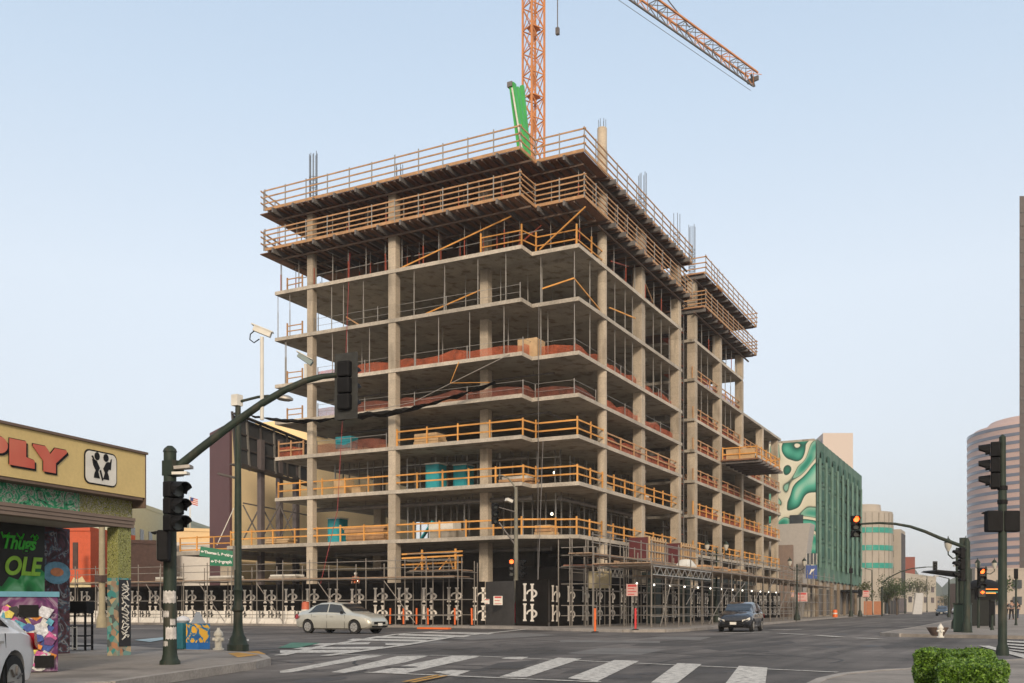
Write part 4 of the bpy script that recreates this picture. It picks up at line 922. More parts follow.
# left mast arm signal
Y0 = 18.4; pa = A(170, Y0); P0 = Vector((pa[0],pa[1],.14))
T = thing('traffic_signal', 'tall dark green traffic signal mast with a curved arm over the left pavement corner', 'traffic signal', tuple(P0))
k = MB(); k.lathe(P0.x,P0.y,[(.19,.14),(.185,.2),(.15,.24),(.13,.34),(.122,.6),(.115,Zat(462,Y0)),(.115,Zat(452,Y0)),(.13,Zat(452,Y0)),(.11,Zat(449,Y0)),(.05,Zat(446,Y0))],18); k.build('pole', polegreen, T)
armp = [(176,468.5),(200,449),(230,426),(262,403.5),(285,390),(305,381),(322,376.5),(337,375)]
apts = []
for i, (x, y) in enumerate(armp):
    q = A(x, Y0); apts.append((q[0],q[1],Zat(y,Y0)))
MB().path(apts, .085, 12, .05).build('arm', polegreen, T)
q = A(173,Y0); MB().box(q[0]-.14,q[0]+.14,q[1]-.14,q[1]+.14,Zat(476,Y0),Zat(461,Y0)).build('arm_bracket', polegreen, T)
q = A(345.5,Y0-.1); hc = (q[0],q[1],Zat(387,Y0))
signal_head(T, hc, (FW*.93+SR*.38), h=.92, back=True, bw=.5, hw=.26)
q = A(172,Y0-.05); 
q = A(173.5,Y0-.45); signal_head(T, (q[0],q[1],Zat(509,Y0)), (SR*.8-FW*.5), h=.92)
q = A(169,Y0+.2); ped_head(T, (A(164,Y0-.3)[0],A(164,Y0-.3)[1],Zat(547,Y0)), (-SR*.95-FW*.2))
for y_ in (492,528): MB().bar((P0.x,P0.y,Zat(y_,Y0)), (A(173.5,Y0-.45)[0],A(173.5,Y0-.45)[1],Zat(y_,Y0)), .05).build('bracket', blackp, T)
q = A(183,Y0-.1); MB().bar((q[0],q[1],Zat(468,Y0))-SR*.12 if False else Vector((q[0],q[1],Zat(469,Y0)))-SR*.14, Vector((q[0],q[1],Zat(467.5,Y0)))+SR*.16, .22,.06).build('detector', steel, T)
MB().bar(Vector((q[0],q[1],Zat(474.5,Y0)))-SR*.18, Vector((q[0],q[1],Zat(474,Y0)))+SR*.10, .2,.05).build('detector', white_pt, T)
for y0, y1, t0, t1 in ((591,603,-75,75),(627,639,-20,85),(611,617,-60,10),(619,625,20,70),(641,646,-50,0)):
    m_ = MB(); n_ = 12; hd0 = math.atan2(-FW.y,-FW.x)
    for i in range(n_+1):
        an = hd0 + R(t0+(t1-t0)*i/n_); j_ = .012*math.sin(i*2.3+y0); m_.v += [(P0.x+.125*math.cos(an),P0.y+.125*math.sin(an),Zat(y1,Y0)+j_),(P0.x+.122*math.cos(an),P0.y+.122*math.sin(an),Zat(y0,Y0)-j_*1.4)]
    m_.f += [(2*i,2*i+2,2*i+3,2*i+1) for i in range(n_)]
    m_.build('pasted_poster', mat('torn_paper',(.5,.48,.46),.8,var=.35,scale=14), T)
q = A(262,Y0); cpz = Zat(398,Y0)
t = thing('traffic_camera', 'white camera on a tall thin post clamped to the mast arm', 'camera', (q[0],q[1],cpz))
MB().tube((q[0],q[1],Zat(420,Y0)),(q[0],q[1],Zat(337,Y0)),.035,8).build('post', white_pt, t)
c = Vector((q[0],q[1],Zat(331,Y0))); MB().bar(c-SR*.15+Z*.06, c+SR*.17-Z*.07, .10,.11).build('camera_body', white_pt, t); MB().bar(c-SR*.19+Z*.13, c+SR*.21-Z*.03, .12,.02).build('sunshield', white_pt, t)
MB().path([c-SR*.15, c-SR*.22-Z*.06, c-SR*.23-Z*.16, c-SR*.15-Z*.22, c-SR*.05-Z*.15], .012, 5).build('cable', blackp, t)
q = A(305.5,Y0); t = thing('traffic_camera', 'small tilted camera on a short stem above the mast arm bend', 'camera', (q[0],q[1],Zat(381,Y0)))
MB().tube((q[0],q[1],Zat(380,Y0)),(q[0],q[1],Zat(364,Y0)),.03,6).build('post', white_pt, t); c = Vector((q[0],q[1],Zat(360,Y0))); MB().bar(c-SR*.13+Z*.1, c+SR*.12-Z*.07, .1,.09).build('camera_body', mat('teal_grey_camera',(.2,.26,.26),.5,var=.1), t)
MB().bar(c-SR*.16+Z*.16, c+SR*.14-Z*.0, .12,.015).build('sunshield', white_pt, t)
# tall street lamp
Y1 = 24.1; pl = A(238, Y1); L0 = Vector((pl[0],pl[1],.14))
T = thing('street_lamp', 'tall green street lamp with ornate base and street name signs on the left corner', 'street lamp', tuple(L0))
MB().lathe(L0.x,L0.y,[(.26,.14),(.26,.30),(.22,.34),(.20,.46),(.15,.54),(.115,.7),(.105,1.1),(.15,1.14),(.15,1.2),(.10,1.28),(.095,1.6),(.125,1.64),(.09,1.72),(.085,3.6),(.065,Zat(400,Y1))],16).build('pole', polegreen, T)
q = A(237,Y1); MB().box(q[0]-.1,q[0]+.1,q[1]-.1,q[1]+.1,Zat(406,Y1),Zat(395,Y1)).build('equipment_box', white_pt, T)
ar = []
for x, y in ((238,402),(246,400),(258,397),(268,396),(278,397)): q = A(x,Y1); ar.append((q[0],q[1],Zat(y,Y1)))
MB().path(ar, .035, 8).build('arm', polegreen, T)
q = A(284,Y1); c = Vector((q[0],q[1],Zat(398.5,Y1))); m_ = MB(); m_.lathe(0,0,[(.02,.1),(.12,.09),(.2,.03),(.2,-.02),(.12,-.06),(.02,-.07)][::-1],14); m_.xform(Matrix.Translation(c)@Matrix.Rotation(math.atan2(SR.y,SR.x),4,'Z')@Matrix.Rotation(R(8),4,'Y')@Matrix.Diagonal((1.15,.7,.9,1))); m_.build('luminaire', steel, T)
sg = mat('sign_green', (.0,.16,.08), .5, var=.05); wt = mat('sign_white', (.75,.75,.72), .6, var=0)
def name_sign(x0, x1, y0a, y0b, hpx, txt, nm='street_name_sign', ts=.15):
    p = A(x0,Y1-.25); q = A(x1,Y1-.05); za = Zat(y0a,Y1); zb = Zat(y0b,Y1); hh = hpx*Y1/FPX
    p = Vector((p[0],p[1],za-hh/2)); q = Vector((q[0],q[1],zb-hh/2)); U = (q-p).normalized(); o = MB().bar(p, q, .02, hh).build(nm, sg, T)
    text_mesh(txt, ts, wt, 'sign_lettering', o, p+U*.11-Z*ts*.34-FW*.015, U, Z, offset=.004)
    k = MB(); c = p+U*.06-FW*.016; k.flatpoly([(-.04,0),(0,.035),(0,.012),(.04,.012),(.04,-.012),(0,-.012),(0,-.035)], c, U, Z, .004); k.build('arrow', wt, o)
name_sign(200,235,547,551.5,9.5,'Thomas L. Berkley', ts=.088)
name_sign(210,235,557.5,558,8.5,'Telegraph', ts=.10)
q = A(234.6,Y1-.06); MB().box(q[0]-.03,q[0]+.03,q[1]-.03,q[1]+.03,Zat(570,Y1),Zat(546,Y1)).build('sign_clamp', steel, T)
# black paddle-shaped billboard lamps behind
# grey pole with cobra lamp at the gate
Y2 = 60; pg = A(516, Y2); g0 = Vector((pg[0],pg[1],.14)); gp = mat('weathered_pole_grey', (.20,.19,.15), .7, .2, var=.2, scale=3)
T = thing('street_lamp', 'grey green lamp pole with a curved arm and signals beside the mesh gate', 'street lamp', tuple(g0))
MB().lathe(g0.x,g0.y,[(.24,.14),(.22,.5),(.17,.6),(.15,3),(.10,Zat(487,Y2))],12).build('pole', gp, T)
ar = []
for x, y in ((516,490),(513,484),(508,478),(502,475.5),(498,475.5)): q = A(x,Y2); ar.append((q[0],q[1],Zat(y,Y2)))
MB().path(ar,.05,8).build('arm', gp, T)
q = A(511.5,Y2-.2); MB().bar((q[0],q[1],Zat(502,Y2)),(q[0]-.3,q[1]+.2,Zat(500,Y2)),.35,.18).build('lamp_box', white_pt, T)
q = A(494.5,Y2-.6); signal_head(T,(q[0],q[1],Zat(514.5,Y2)),(SR*.45-FW*.9),h=1.3)
q1 = A(499,Y2-.4); MB().bar((q1[0],q1[1],Zat(523,Y2)),(g0.x,g0.y,Zat(546,Y2)),.07).build('strut', steel_d, T)
MB().bar((q1[0],q1[1],Zat(508,Y2)),(g0.x,g0.y,Zat(512,Y2)),.05).build('bracket', steel_d, T)
q = A(521,Y2-.3); signal_head(T,(q[0],q[1],Zat(569,Y2)),(SR*.9-FW*.4),h=1.1)
q = A(511.5,Y2-.4); signal_head(T,(q[0],q[1],Zat(568,Y2)),(-FW),h=1.1,lit=2)
a, b = A(536,66); t = thing('slab_lamp','white strip lamp hanging below the third slab behind the grey pole','lamp',(a,b,Zat(488,66))); c = Vector((a,b,Zat(489,66)))
MB().path([c-SR*.7-Z*.05,c-SR*.35+Z*.02,c,c+SR*.35+Z*.03,c+SR*.8],.12,8,.05).build('shade', mat('bright_lamp_shade',(.8,.8,.78),.4,var=0), t)
MB().bar(c, (a,b,LZ[3]-TS-.005), .04).build('hanger', steel_d, t)
# right mast arm signal
Y3 = 42.3; pr_ = A(967, Y3); r0 = Vector((pr_[0],pr_[1],.14))
T = thing('traffic_signal', 'green traffic signal mast whose long arm reaches left with a lit red light', 'traffic signal', tuple(r0))
MB().lathe(r0.x,r0.y,[(.22,.14),(.2,.5),(.15,.6),(.13,Zat(542,Y3)),(.05,Zat(538,Y3))],14).build('pole', polegreen, T)
ar = []
for x, y in ((967,548),(956,544),(940,538),(925,531.5),(910,526.5),(895,523.8),(880,523),(866,523.6),(860,524)): q = A(x,Y3); ar.append((q[0],q[1],Zat(y,Y3)))
MB().path(ar,.085,10,.04).build('arm', polegreen, T)
q = A(855.2,Y3); signal_head(T,(q[0],q[1],Zat(526.5,Y3)),(-FW),h=.95,lit=2)
q = A(961.5,Y3-.6); signal_head(T,(q[0],q[1],Zat(565,Y3)),(-SR),h=1.45)
for y_ in (550,580): MB().bar((r0.x,r0.y,Zat(y_,Y3)),(q[0],q[1],Zat(y_,Y3)),.05).build('bracket', blackp, T)
# control cabinet + second post
q = A(962.5,43.2); o = thing('control_cabinet','dark green control cabinet at the foot of the right signal mast','cabinet',(q[0],q[1],.14))
MB().box(q[0]-.35,q[0]+.35,q[1]-.35,q[1]+.35,.15,1.35).build('cabinet_body', mat('cabinet_green',(.02,.05,.035),.5,var=.15), o, bevel=.02); MB().box(q[0]-.38,q[0]+.38,q[1]-.38,q[1]+.38,1.352,1.42).build('lid', polegreen, o)
MB().box(q[0]-.12,q[0]+.12,q[1]-.12,q[1]+.12,1.422,4.3).build('riser', polegreen, o)
# ornate twin lamps
glob = mat('frosted_lantern', (.5,.48,.42), .4, var=.05)
def twin_lamp(x, ybase, ytop, label, Yd, rz=None, dist=.62):
    a, b = A(x, Yd); zt_ = Zat(ytop, Yd); t = thing('ornate_street_lamp', label, 'street lamp', (a,b,.14))
    MB().lathe(a,b,[(.28,.14),(.26,.5),(.16,.7),(.10,1.2),(.13,1.25),(.08,1.35),(.06,zt_-.9),(.10,zt_-.85),(.05,zt_-.6)],12).build('pole', polegreen, t)
    for s_ in (-1,1):
        e = Vector((a,b,0))+SR*s_*dist
        k = MB().path([(a,b,zt_-1.1),Vector((a,b,zt_-1.15))+SR*s_*dist*.5,e+Z*(zt_-.95),e+Z*(zt_-.75)],.035,6).build('arm', polegreen, t)
        l = MB().lathe(e.x,e.y,[(.06,zt_-.78),(.17,zt_-.55),(.19,zt_-.35)],10).build('lantern', glob, t)
        MB().lathe(e.x,e.y,[(.21,zt_-.345),(.12,zt_-.2),(.03,zt_-.1),(.02,zt_)],10).build('lantern_cap', polegreen, l)
twin_lamp(797,0,557,'ornate green twin lantern lamp by the far end of the scaffold',84)
twin_lamp(716.5,0,540,'ornate twin lantern lamp rising behind the long scaffold shed',72,dist=.7)
twin_lamp(957,0,536,'ornate twin lantern lamp behind the right signal mast',50,dist=.45)
twin_lamp(986,0,558,'ornate twin lantern lamp farthest along the right pavement',70,dist=.6)
# lit signals beyond on the right
q = A(978.5,52); T = thing('traffic_signal','short signal post with two lit red lights behind the right mast','traffic signal',(q[0],q[1],.14))
MB().tube((q[0],q[1],.14),(q[0],q[1],3.6),.07,8).build('pole', polegreen, T); c = Vector((q[0],q[1],0))-FW*.3
signal_head(T,c+Z*Zat(579,52),(-FW),h=1.2,lit=2); ped_head(T,c+Z*Zat(592.5,52),(-FW)); MB().lathe((c-FW*.16).x,(c-FW*.16).y,[(.02,Zat(594,52)),(.11,Zat(592.5,52)),(.02,Zat(591,52))],8).build('lit_hand', lens_r, T)
q = A(990,53); t = thing('message_board','dark kiosk panel with thin orange lit letters behind the signals','message board',(q[0],q[1],.14)); c = Vector((q[0],q[1],0))
MB().tube(c+Z*.14,c+Z*1.9,.05,6).build('post', blackp, t); MB().bar(c+Z*2.0-SR*.8,c+Z*2.0+SR*.8,.15,.7).build('panel', blackp, t)
for dz, w_, m_ in ((.22,.6,lens_o),(-.0,.3,lens_o),(.06,.5,mat('dim_green_strip',(.1,.4,.3),.5,var=0))): MB().bar(c+Z*(2.0+dz)-SR*w_-FW*.09,c+Z*(2.0+dz)+SR*w_*.9-FW*.09,.02,.045).build('lit_line', m_, t)
# bus shelter canopy
q = A(947,56); t = thing('bus_shelter','dark bus shelter with an upswept flat canopy behind the right mast','bus shelter',(q[0],q[1],.14)); c = Vector((q[0],q[1],0))
m_ = MB(); m_.flatpoly([(-1.05,.16),(.9,-.12),(.9,.1),(-.9,.24)], c+Z*Zat(574.5,56)-FW*.8, SR, Z, -1.9); m_.build('canopy', blackp, t)
MB().tube(c+SR*.75+Z*.14,c+SR*.75+Z*Zat(576,56),.09,8).build('post', blackp, t); 
q2 = A(983,58); c2 = Vector((q2[0],q2[1],0)); MB().bar(c2+Z*.16,c2+Z*2.3,1.3,.9).build('glazed_booth', mat('booth_dark',(.02,.022,.02),.3,var=.2), t)
MB().lathe(c2.x,c2.y,[(1.15,2.32),(.95,2.62),(.5,2.85),(.02,2.95)],14).build('booth_roof', blackp, t)
# right ped pole near
Y4 = 21.8; q = A(1002.5,Y4); n0 = Vector((q[0],q[1],.14))
T = thing('traffic_signal','slim dark green signal post in the right foreground behind the hedge','traffic signal',tuple(n0))
MB().lathe(n0.x,n0.y,[(.14,.14),(.13,.3),(.095,.4),(.09,Zat(492,Y4)),(.075,Zat(488,Y4)),(.07,Zat(437,Y4)),(.02,Zat(434.5,Y4))],14).build('pole', polegreen, T)
q = A(995.5,Y4+.1); signal_head(T,(q[0],q[1],Zat(465,Y4)),(-SR*.9+FW*.45),h=1.05,name='signal_head')
q = A(993.5,Y4-.02); ped_head(T,(q[0],q[1],Zat(521.5,Y4)),(FW),w=.35); q = A(1010.5,Y4-.02); ped_head(T,(q[0],q[1],Zat(521.5,Y4)),(FW),w=.35)
for y_ in (500,486): MB().lathe(n0.x,n0.y,[(.11,Zat(y_+4,Y4)),(.11,Zat(y_,Y4))],10).build('clamp', blackp, T)
# small post with far side sign + hydrants
def hydrant(x, y, label, mt, s_=1):
    a, b = G(x, y, .14); t = thing('fire_hydrant', label, 'fire hydrant', (a,b,.14))
    MB().lathe(a,b,[(r9*s_,.14+z9*s_) for r9,z9 in ((.20,0),(.20,.06),(.13,.08),(.13,.5),(.17,.52),(.17,.58),(.13,.66),(.06,.74),(.05,.8))],14).build('barrel', mt, t)
    for d_ in (SR,-SR,-FW): c = Vector((a,b,.14+.38*s_)); MB().path([c,c+d_*.2*s_],.07*s_,10).build('outlet_cap', mt, t)
cream = mat('hydrant_cream', (.5,.48,.42), .6, var=.15, scale=6)
hydrant(218.5,650,'cream fire hydrant between the bins and the ornate lamp base',cream,.7)
hydrant(940.5,637.5,'white fire hydrant on the right corner before a planter',white_pt,.62)
a, b = G(941,636,.14); t = thing('stone_planter','low brown stone planter bowl behind the white hydrant','planter',(a+.6,b+.3,.14)); a += .4; b += .15
MB().lathe(a,b,[(.2,.14),(.24,.18),(.38,.42),(.40,.46),(.34,.46),(.3,.42)],16).build('bowl', mat('brown_stone',(.13,.09,.07),.9,var=.3,scale=5), t)
# bins
def bins():
    a, b = A(183,25.2); t = thing('litter_bin','teal square litter bin with white bags bulging on top','litter bin',(a,b,.14),0)
    c = Vector((a,b,0)); MB().bar(c+Z*.15,c+Z*.82,.36,.4).build('bin_body', mat('bin_teal',(.02,.14,.18),.6,var=.2), t, bevel=.02)
    m_ = MB().lathe(0,0,[(.02,-.1),(.12,-.07),(.17,0),(.12,.08),(.02,.12)],10).xform(Matrix.Translation(c+Z*.88)@Matrix.Diagonal((1.1,1.1,1,1))); m_.build('rubbish_bag', mat('bag_white',(.6,.6,.62),.5,var=.1), t)
    a, b = A(198,25); t = thing('litter_bin','litter bin wrapped in blue and yellow print right of the teal one','litter bin',(a,b,.14)); c = Vector((a,b,0))
    MB().bar(c+Z*.15,c+Z*.32,.42,.4).build('lower_wrap', mat('bin_blue',(.02,.14,.42),.6,var=.15), t); MB().bar(c+Z*.322,c+Z*.80,.42,.4).build('upper_wrap', ramp_mat('bin_print',[(.40,(.02,.10,.30)),(.48,(.03,.25,.35)),(.5,(.75,.38,.03)),(.62,(.8,.45,.05))],3,2,2), t)
    MB().lathe(c.x,c.y,[(.27,.805),(.17,.92),(.08,1.08),(.06,1.1)],4).build('grey_hood', mat('hood_grey',(.2,.23,.27),.5,var=.1), t)
bins()
# ---- vehicles
def make_car(label, loc, rz, paint_m, prof, width=1.74, group=None, name='parked_car', tail=None):
    """profile along x (nose at +x): list of (x, z_low, z_belt, z_top, half width factor, top width factor)"""
    t = thing(name, label, 'car', (0,0,0)); W_ = width/2
    def sect(x):
        for (p, q) in zip(prof, prof[1:]):
            if p[0] <= x <= q[0]:
                f = (x-p[0])/(q[0]-p[0]); f = f*f*(3-2*f)*.35+f*.65; s_ = [p[i]+(q[i]-p[i])*f for i in range(6)]; break
        else: s_ = list(prof[0] if x < prof[0][0] else prof[-1])
        _, zl, zb, zt_, wf, tf = s_; w_ = W_*wf; cab = zt_-zb
        return [(0,zl),(w_*.84,zl),(w_*.95,zl+.06),(w_*.985,zl+(zb-zl)*.35),(w_,zl+(zb-zl)*.62),(w_*.975,zb-.03),(w_*.93,zb),
                (w_*(.93+(tf-.93)*.55),zb+cab*.55),(w_*(tf+.02),zb+cab*.88),(w_*tf*.86,zb+cab*.985),(0,zb+cab)]
    xs = []; x = prof[0][0]
    while x < prof[-1][0]-1e-6: xs.append(x); x += .06
    xs.append(prof[-1][0]); k = MB(); nsec = 11; ring = 2*nsec-2
    for x in xs:
        s_ = sect(x); pts = [(x,y,z) for y,z in s_] + [(x,-y,z) for y,z in s_[-2:0:-1]]; k.v += pts
    for i in range(len(xs)-1):
        for j in range(ring): k.f.append((i*ring+j, (i+1)*ring+j, (i+1)*ring+(j+1)%ring, i*ring+(j+1)%ring))
    k.f.append(tuple(range(ring))); k.f.append(tuple(reversed(range((len(xs)-1)*ring, len(xs)*ring))))
    body = k.build('body', paint_m, t, smooth=True)
    wx = (prof[0][0]+.86, prof[-1][0]-.84); wr = .315
    # cut wheel arches
    cm = MB()
    for x in wx:
        for s_ in (-1,1): cm.path([(x,s_*(W_+.2),wr+.01),(x,s_*(W_-.28),wr+.01)], wr+.055, 24)
    co = cm.build('cut', rubber, None); co.location = (0,0,0)
    bm = body.modifiers.new('b','BOOLEAN'); bm.object = co; bm.solver = 'EXACT'; dg = bpy.context.evaluated_depsgraph_get(); dg.update()
    nm = bpy.data.meshes.new_from_object(body.evaluated_get(dg)); body.modifiers.clear(); body.data = nm; bpy.data.objects.remove(co)
    if len(nm.materials) == 0: nm.materials.append(paint_m)
    for p_ in nm.polygons: p_.use_smooth = True; p_.material_index = 0
    try: nm.set_sharp_from_angle(angle=R(32))
    except Exception: pass
    arch = MB()
    for x in wx:
        for s_ in (-1,1):
            w_ = MB().path([(x,s_*(W_-.20),wr),(x,s_*(W_-.015),wr)], wr, 24).build('tyre', rubber, t)
            rim = MB(); rim.path([(x,s_*(W_-.03),wr),(x,s_*(W_-.006),wr)], wr*.66, 20); rim.build('rim', alum, w_)
            sp = MB()
            for q in range(7): an = 2*PI*q/7; sp.bar((x+.07*math.cos(an),s_*(W_-.004),wr+.07*math.sin(an)),(x+.19*math.cos(an),s_*(W_-.004),wr+.19*math.sin(an)),.045,.012)
            sp.build('spokes', steel_d, w_)
            arch.box(x-wr*.85,x+wr*.85,s_*(W_-.27),s_*(W_-.33),.2,wr*1.9)
    arch.build('arch_liner', rubber, t)
    # glazing patches on the surface
    def side_patch(x0, x1, x0t, x1t, lo=.12, hi=.86, nm_='side_window'):
        for s_ in (-1,1):
            g = MB(); n = 8; m_ = 3
            for i in range(n+1):
                for j in range(m_+1):
                    f = i/n; gq = j/m_; xb = x0+(x1-x0)*f; xt = x0t+(x1t-x0t)*f; x = xb+(xt-xb)*gq; sx = sect(x); zb = sx[6][1]; zt_ = sx[10][1]; z_ = zb+(zt_-zb)*(lo+(hi-lo)*gq)
                    y = 0
                    for a_, b_ in zip(sx[6:], sx[7:]):
                        if a_[1] <= z_ <= b_[1]+1e-9: y = a_[0]+(b_[0]-a_[0])*((z_-a_[1])/max(1e-6,b_[1]-a_[1])); break
                    g.v.append((x, s_*(y+.008), z_))
            for i in range(n):
                for j in range(m_): q = i*(m_+1)+j; g.f.append((q,q+m_+1,q+m_+2,q+1))
            g.build(nm_, glass_d, t)
    def top_patch(x0, x1, nm_, wf=.8):
        g = MB(); n = 8; m_ = 6
        for i in range(n+1):
            x = x0+(x1-x0)*i/n; sx = sect(x)
            for j in range(m_+1):
                u = (-1+2*j/m_); y = u*sx[8][0]*wf; z_ = sx[10][1]-.0-(sx[10][1]-sx[9][1])*min(1,abs(y)/max(.01,sx[9][0])) + .014
                g.v.append((x,y,z_))
        for i in range(n):
            for j in range(m_): q = i*(m_+1)+j; g.f.append((q,q+m_+1,q+m_+2,q+1))
        g.build(nm_, glass_d, t)
    return t, sect, side_patch, top_patch, W_
silver = mat('silver_paint', (.55,.54,.47), .35, .45, var=.04, scale=2, coat=.6)
darkp = mat('charcoal_paint', (.025,.028,.035), .25, .4, var=.04, scale=2, coat=.8)
whitep = mat('white_car_paint', (.80,.80,.80), .3, 0, var=.02, scale=2, coat=.6)
hl_m = mat('headlamp_glass', (.65,.62,.55), .15, .1, var=.1); tl_m = mat('tail_lamp_red', (.35,.012,.02), .2, 0, var=.1)
# x, low, belt, top, wf, tf
sedan = [(-2.25,.42,.66,.68,.80,.80),(-2.18,.30,.80,.93,.90,.78),(-1.95,.24,.88,1.06,.96,.74),(-1.62,.21,.92,1.10,.99,.70),(-1.15,.20,.93,1.36,1,.70),(-.75,.20,.93,1.455,1,.72),(-.1,.20,.92,1.48,1,.73),(.45,.20,.91,1.42,1,.71),(.85,.20,.90,1.20,1,.68),(1.22,.20,.89,1.00,1,.72),(1.7,.21,.83,.93,.97,.74),(2.05,.24,.72,.82,.90,.74),(2.2,.30,.62,.70,.82,.74),(2.27,.40,.56,.58,.72,.7)]
def finish_car(r, plate=True, lamps=True, f=1):
    t, sect, sp, tp, W_ = r
    for s_ in (-1,1):
        MB().path([(2.02,s_*(W_*.70),.68),(2.12,s_*(W_*.58),.64)],.12,10).build('headlight', hl_m, t) if False else MB().add([(2.00,s_*W_*.895,.74),(2.19,s_*W_*.70,.645),(2.215,s_*W_*.50,.61),(2.235,s_*W_*.50,.52),(2.20,s_*W_*.76,.54),(2.03,s_*W_*.915,.62)], [(0,1,2,3,4,5)]).build('headlight', hl_m, t)
        MB().add([(-2.20,s_*W_*.92,.88),(-1.98,s_*W_*.985,.90),(-1.94,s_*W_*1.01,.74),(-2.21,s_*W_*.94,.66),(-2.285,s_*W_*.70,.66),(-2.27,s_*W_*.68,.88)], [(0,1,2,3),(0,3,4,5)]).build('tail_light', tl_m, t)
        MB().bar((.78,s_*(W_+.02),.98),(.78,s_*(W_+.13),.99),.1,.12).build('wing_mirror', blackp, t)
        for x in (-.95,.1): MB().bar((x-.09,s_*(W_+.008),.80),(x+.09,s_*(W_+.008),.80),.02,.03).build('door_handle', alum, t)
        k = MB()
        for x in (-.2,.88,-1.15): k.bar((x,s_*(W_*1.0+.001),.26),(x,s_*(W_*.975+.004),.90),.012,.008)
        k.build('door_seam', blackp, t)
    MB().bar((2.255,-.42,.5),(2.255,.42,.5),.05,.12).build('grille', blackp, t); MB().bar((2.27,-.55,.34),(2.27,.55,.34),.05,.07).build('lower_grille', blackp, t)
    MB().bar((2.30,-.16,.44),(2.30,.16,.44),.01,.13).build('number_plate', white_pt, t); MB().bar((-2.275,-.16,.6),(-2.275,.16,.6),.01,.13).build('number_plate', white_pt, t)
def sedan_car(label, loc, rz, pm):
    r = make_car(label, loc, rz, pm, sedan); t, sect, sp, tp, W_ = r
    sp(-1.42,-.24,-1.02,-.22,.14,.84); sp(-.16,.92,-.16,.52,.14,.84); tp(.52,1.14,'windscreen',.98); tp(-1.55,-.95,'rear_window',.95); finish_car(r)
    t.location = loc; t.rotation_euler = (0,0,rz); return t
sedan_car('silver sedan waiting in front of the hoarding, nose to the right', (*A(342,46.6),0), R(-90)+R(-3), silver)
hatch = [(-2.02,.40,.8,.82,.84,.80),(-1.96,.28,.92,1.02,.94,.74),(-1.8,.23,.95,1.25,.97,.72),(-1.45,.21,.95,1.42,1,.70),(-.8,.20,.95,1.50,1,.72),(-.1,.20,.94,1.52,1,.72),(.45,.20,.93,1.44,1,.70),(.85,.20,.92,1.24,1,.68),(1.3,.20,.90,1.02,1,.72),(1.7,.21,.82,.93,.97,.74),(1.98,.24,.72,.84,.90,.74),(2.14,.30,.62,.70,.82,.74),(2.22,.40,.56,.58,.72,.7)]
r = make_car('dark grey hatchback driving toward the viewer beside the scaffold', None, 0, darkp, hatch); t, sect, sp, tp, W_ = r
sp(-1.5,-.24,-1.2,-.22,.14,.84); sp(-.16,.98,-.16,.55,.14,.84); tp(.55,1.2,'windscreen',.98); tp(-1.9,-1.6,'rear_window',.9); finish_car(r)
t.location = (*A(741.5,50.6),0); t.rotation_euler = (0,0,R(180)+R(4))
dS = Vector((SN*.3266+CS*.9452, -CS*.3266+SN*.9452, 0))
wc = sedan_car('white sedan cut by the left edge of the photo, tail light showing', (0,0,0), 0, whitep)
hv = SR*.08-FW*.997; hd = math.atan2(hv.y, hv.x); rear = SR*(-6.93)+FW*12.6; wc.location = rear + hv*2.26; wc.rotation_euler = (0,0,hd)
# far vehicles
r = make_car('small dark blue car far down the street', None, 0, mat('far_blue_paint',(.06,.09,.13),.4,.3,var=0), hatch, name='far_car'); t, sect, sp, tp, W_ = r; tp(.55,1.2,'windscreen',.98); finish_car(r)
q = A(942.5,150); t.location = (q[0],q[1],0); t.rotation_euler = (0,0,R(180))
q = A(957,190); d2 = dup(t, (q[0],q[1],0), R(180), 'small white car farthest down the street')
for ch in d2.children:
    if ch.name.startswith('body'): ch.data = ch.data.copy(); ch.data.materials.clear(); ch.data.materials.append(whitep)
# ---- corner store with painted canopy, in its own frame: u runs along the front toward the viewer, v goes inward
E1 = -dS; E2v = Vector((-SN*.9452+CS*.3266, CS*.9452+SN*.3266, 0)).normalized()
c = A(145, 22.0); SO = Vector((c[0],c[1],0))
def S(u, v, z): return SO + E1*u + E2v*v + Z*(z if z < .16 else 1.2+(z-1.2)*.9)
def sbox(k, u0, u1, v0, v1, z0, z1):
    vs = [S(u0,v0,z0),S(u1,v0,z0),S(u1,v1,z0),S(u0,v1,z0),S(u0,v0,z1),S(u1,v0,z1),S(u1,v1,z1),S(u0,v1,z1)]
    return k.add(vs, [(0,3,2,1),(4,5,6,7),(0,1,5,4),(1,2,6,5),(2,3,7,6),(3,0,4,7)])
ST = thing('corner_store', 'corner store with a mustard canopy sign, graffiti walls and a mosaic painted column', 'shop', tuple(SO))
must = mat('mustard_sign_panel', (.62,.47,.20), .7, var=.06, scale=1, fine=.04)
brown = mat('brown_trim', (.14,.095,.07), .7, var=.2)
sbox(MB(), 0, 11, 0, .25, 3.95, 5.03).build('sign_fascia', must, ST)
sbox(MB(), -.05, 11, -.05, .4, 5.033, 5.09).build('coping', brown, ST)
k = sbox(MB(), -.04, -.004, .0, .5, 3.7, 5.03); k.build('fascia_end', brown, ST)
sbox(MB(), .05, 11, .02, 6, 3.88, 3.945).build('canopy_soffit', brown, ST)
graf = ramp_mat('frieze_graffiti', [(.30,(.02,.02,.02)),(.40,(.02,.22,.10)),(.5,(.05,.34,.17)),(.56,(.5,.45,.42)),(.60,(.03,.12,.06)),(.7,(.35,.3,.28))], 3.2, 4, 4)
grafy = ramp_mat('yellow_frieze_graffiti', [(.35,(.04,.04,.03)),(.45,(.35,.34,.06)),(.52,(.05,.05,.04)),(.58,(.5,.47,.35)),(.66,(.1,.1,.08))], 6, 3, 5)
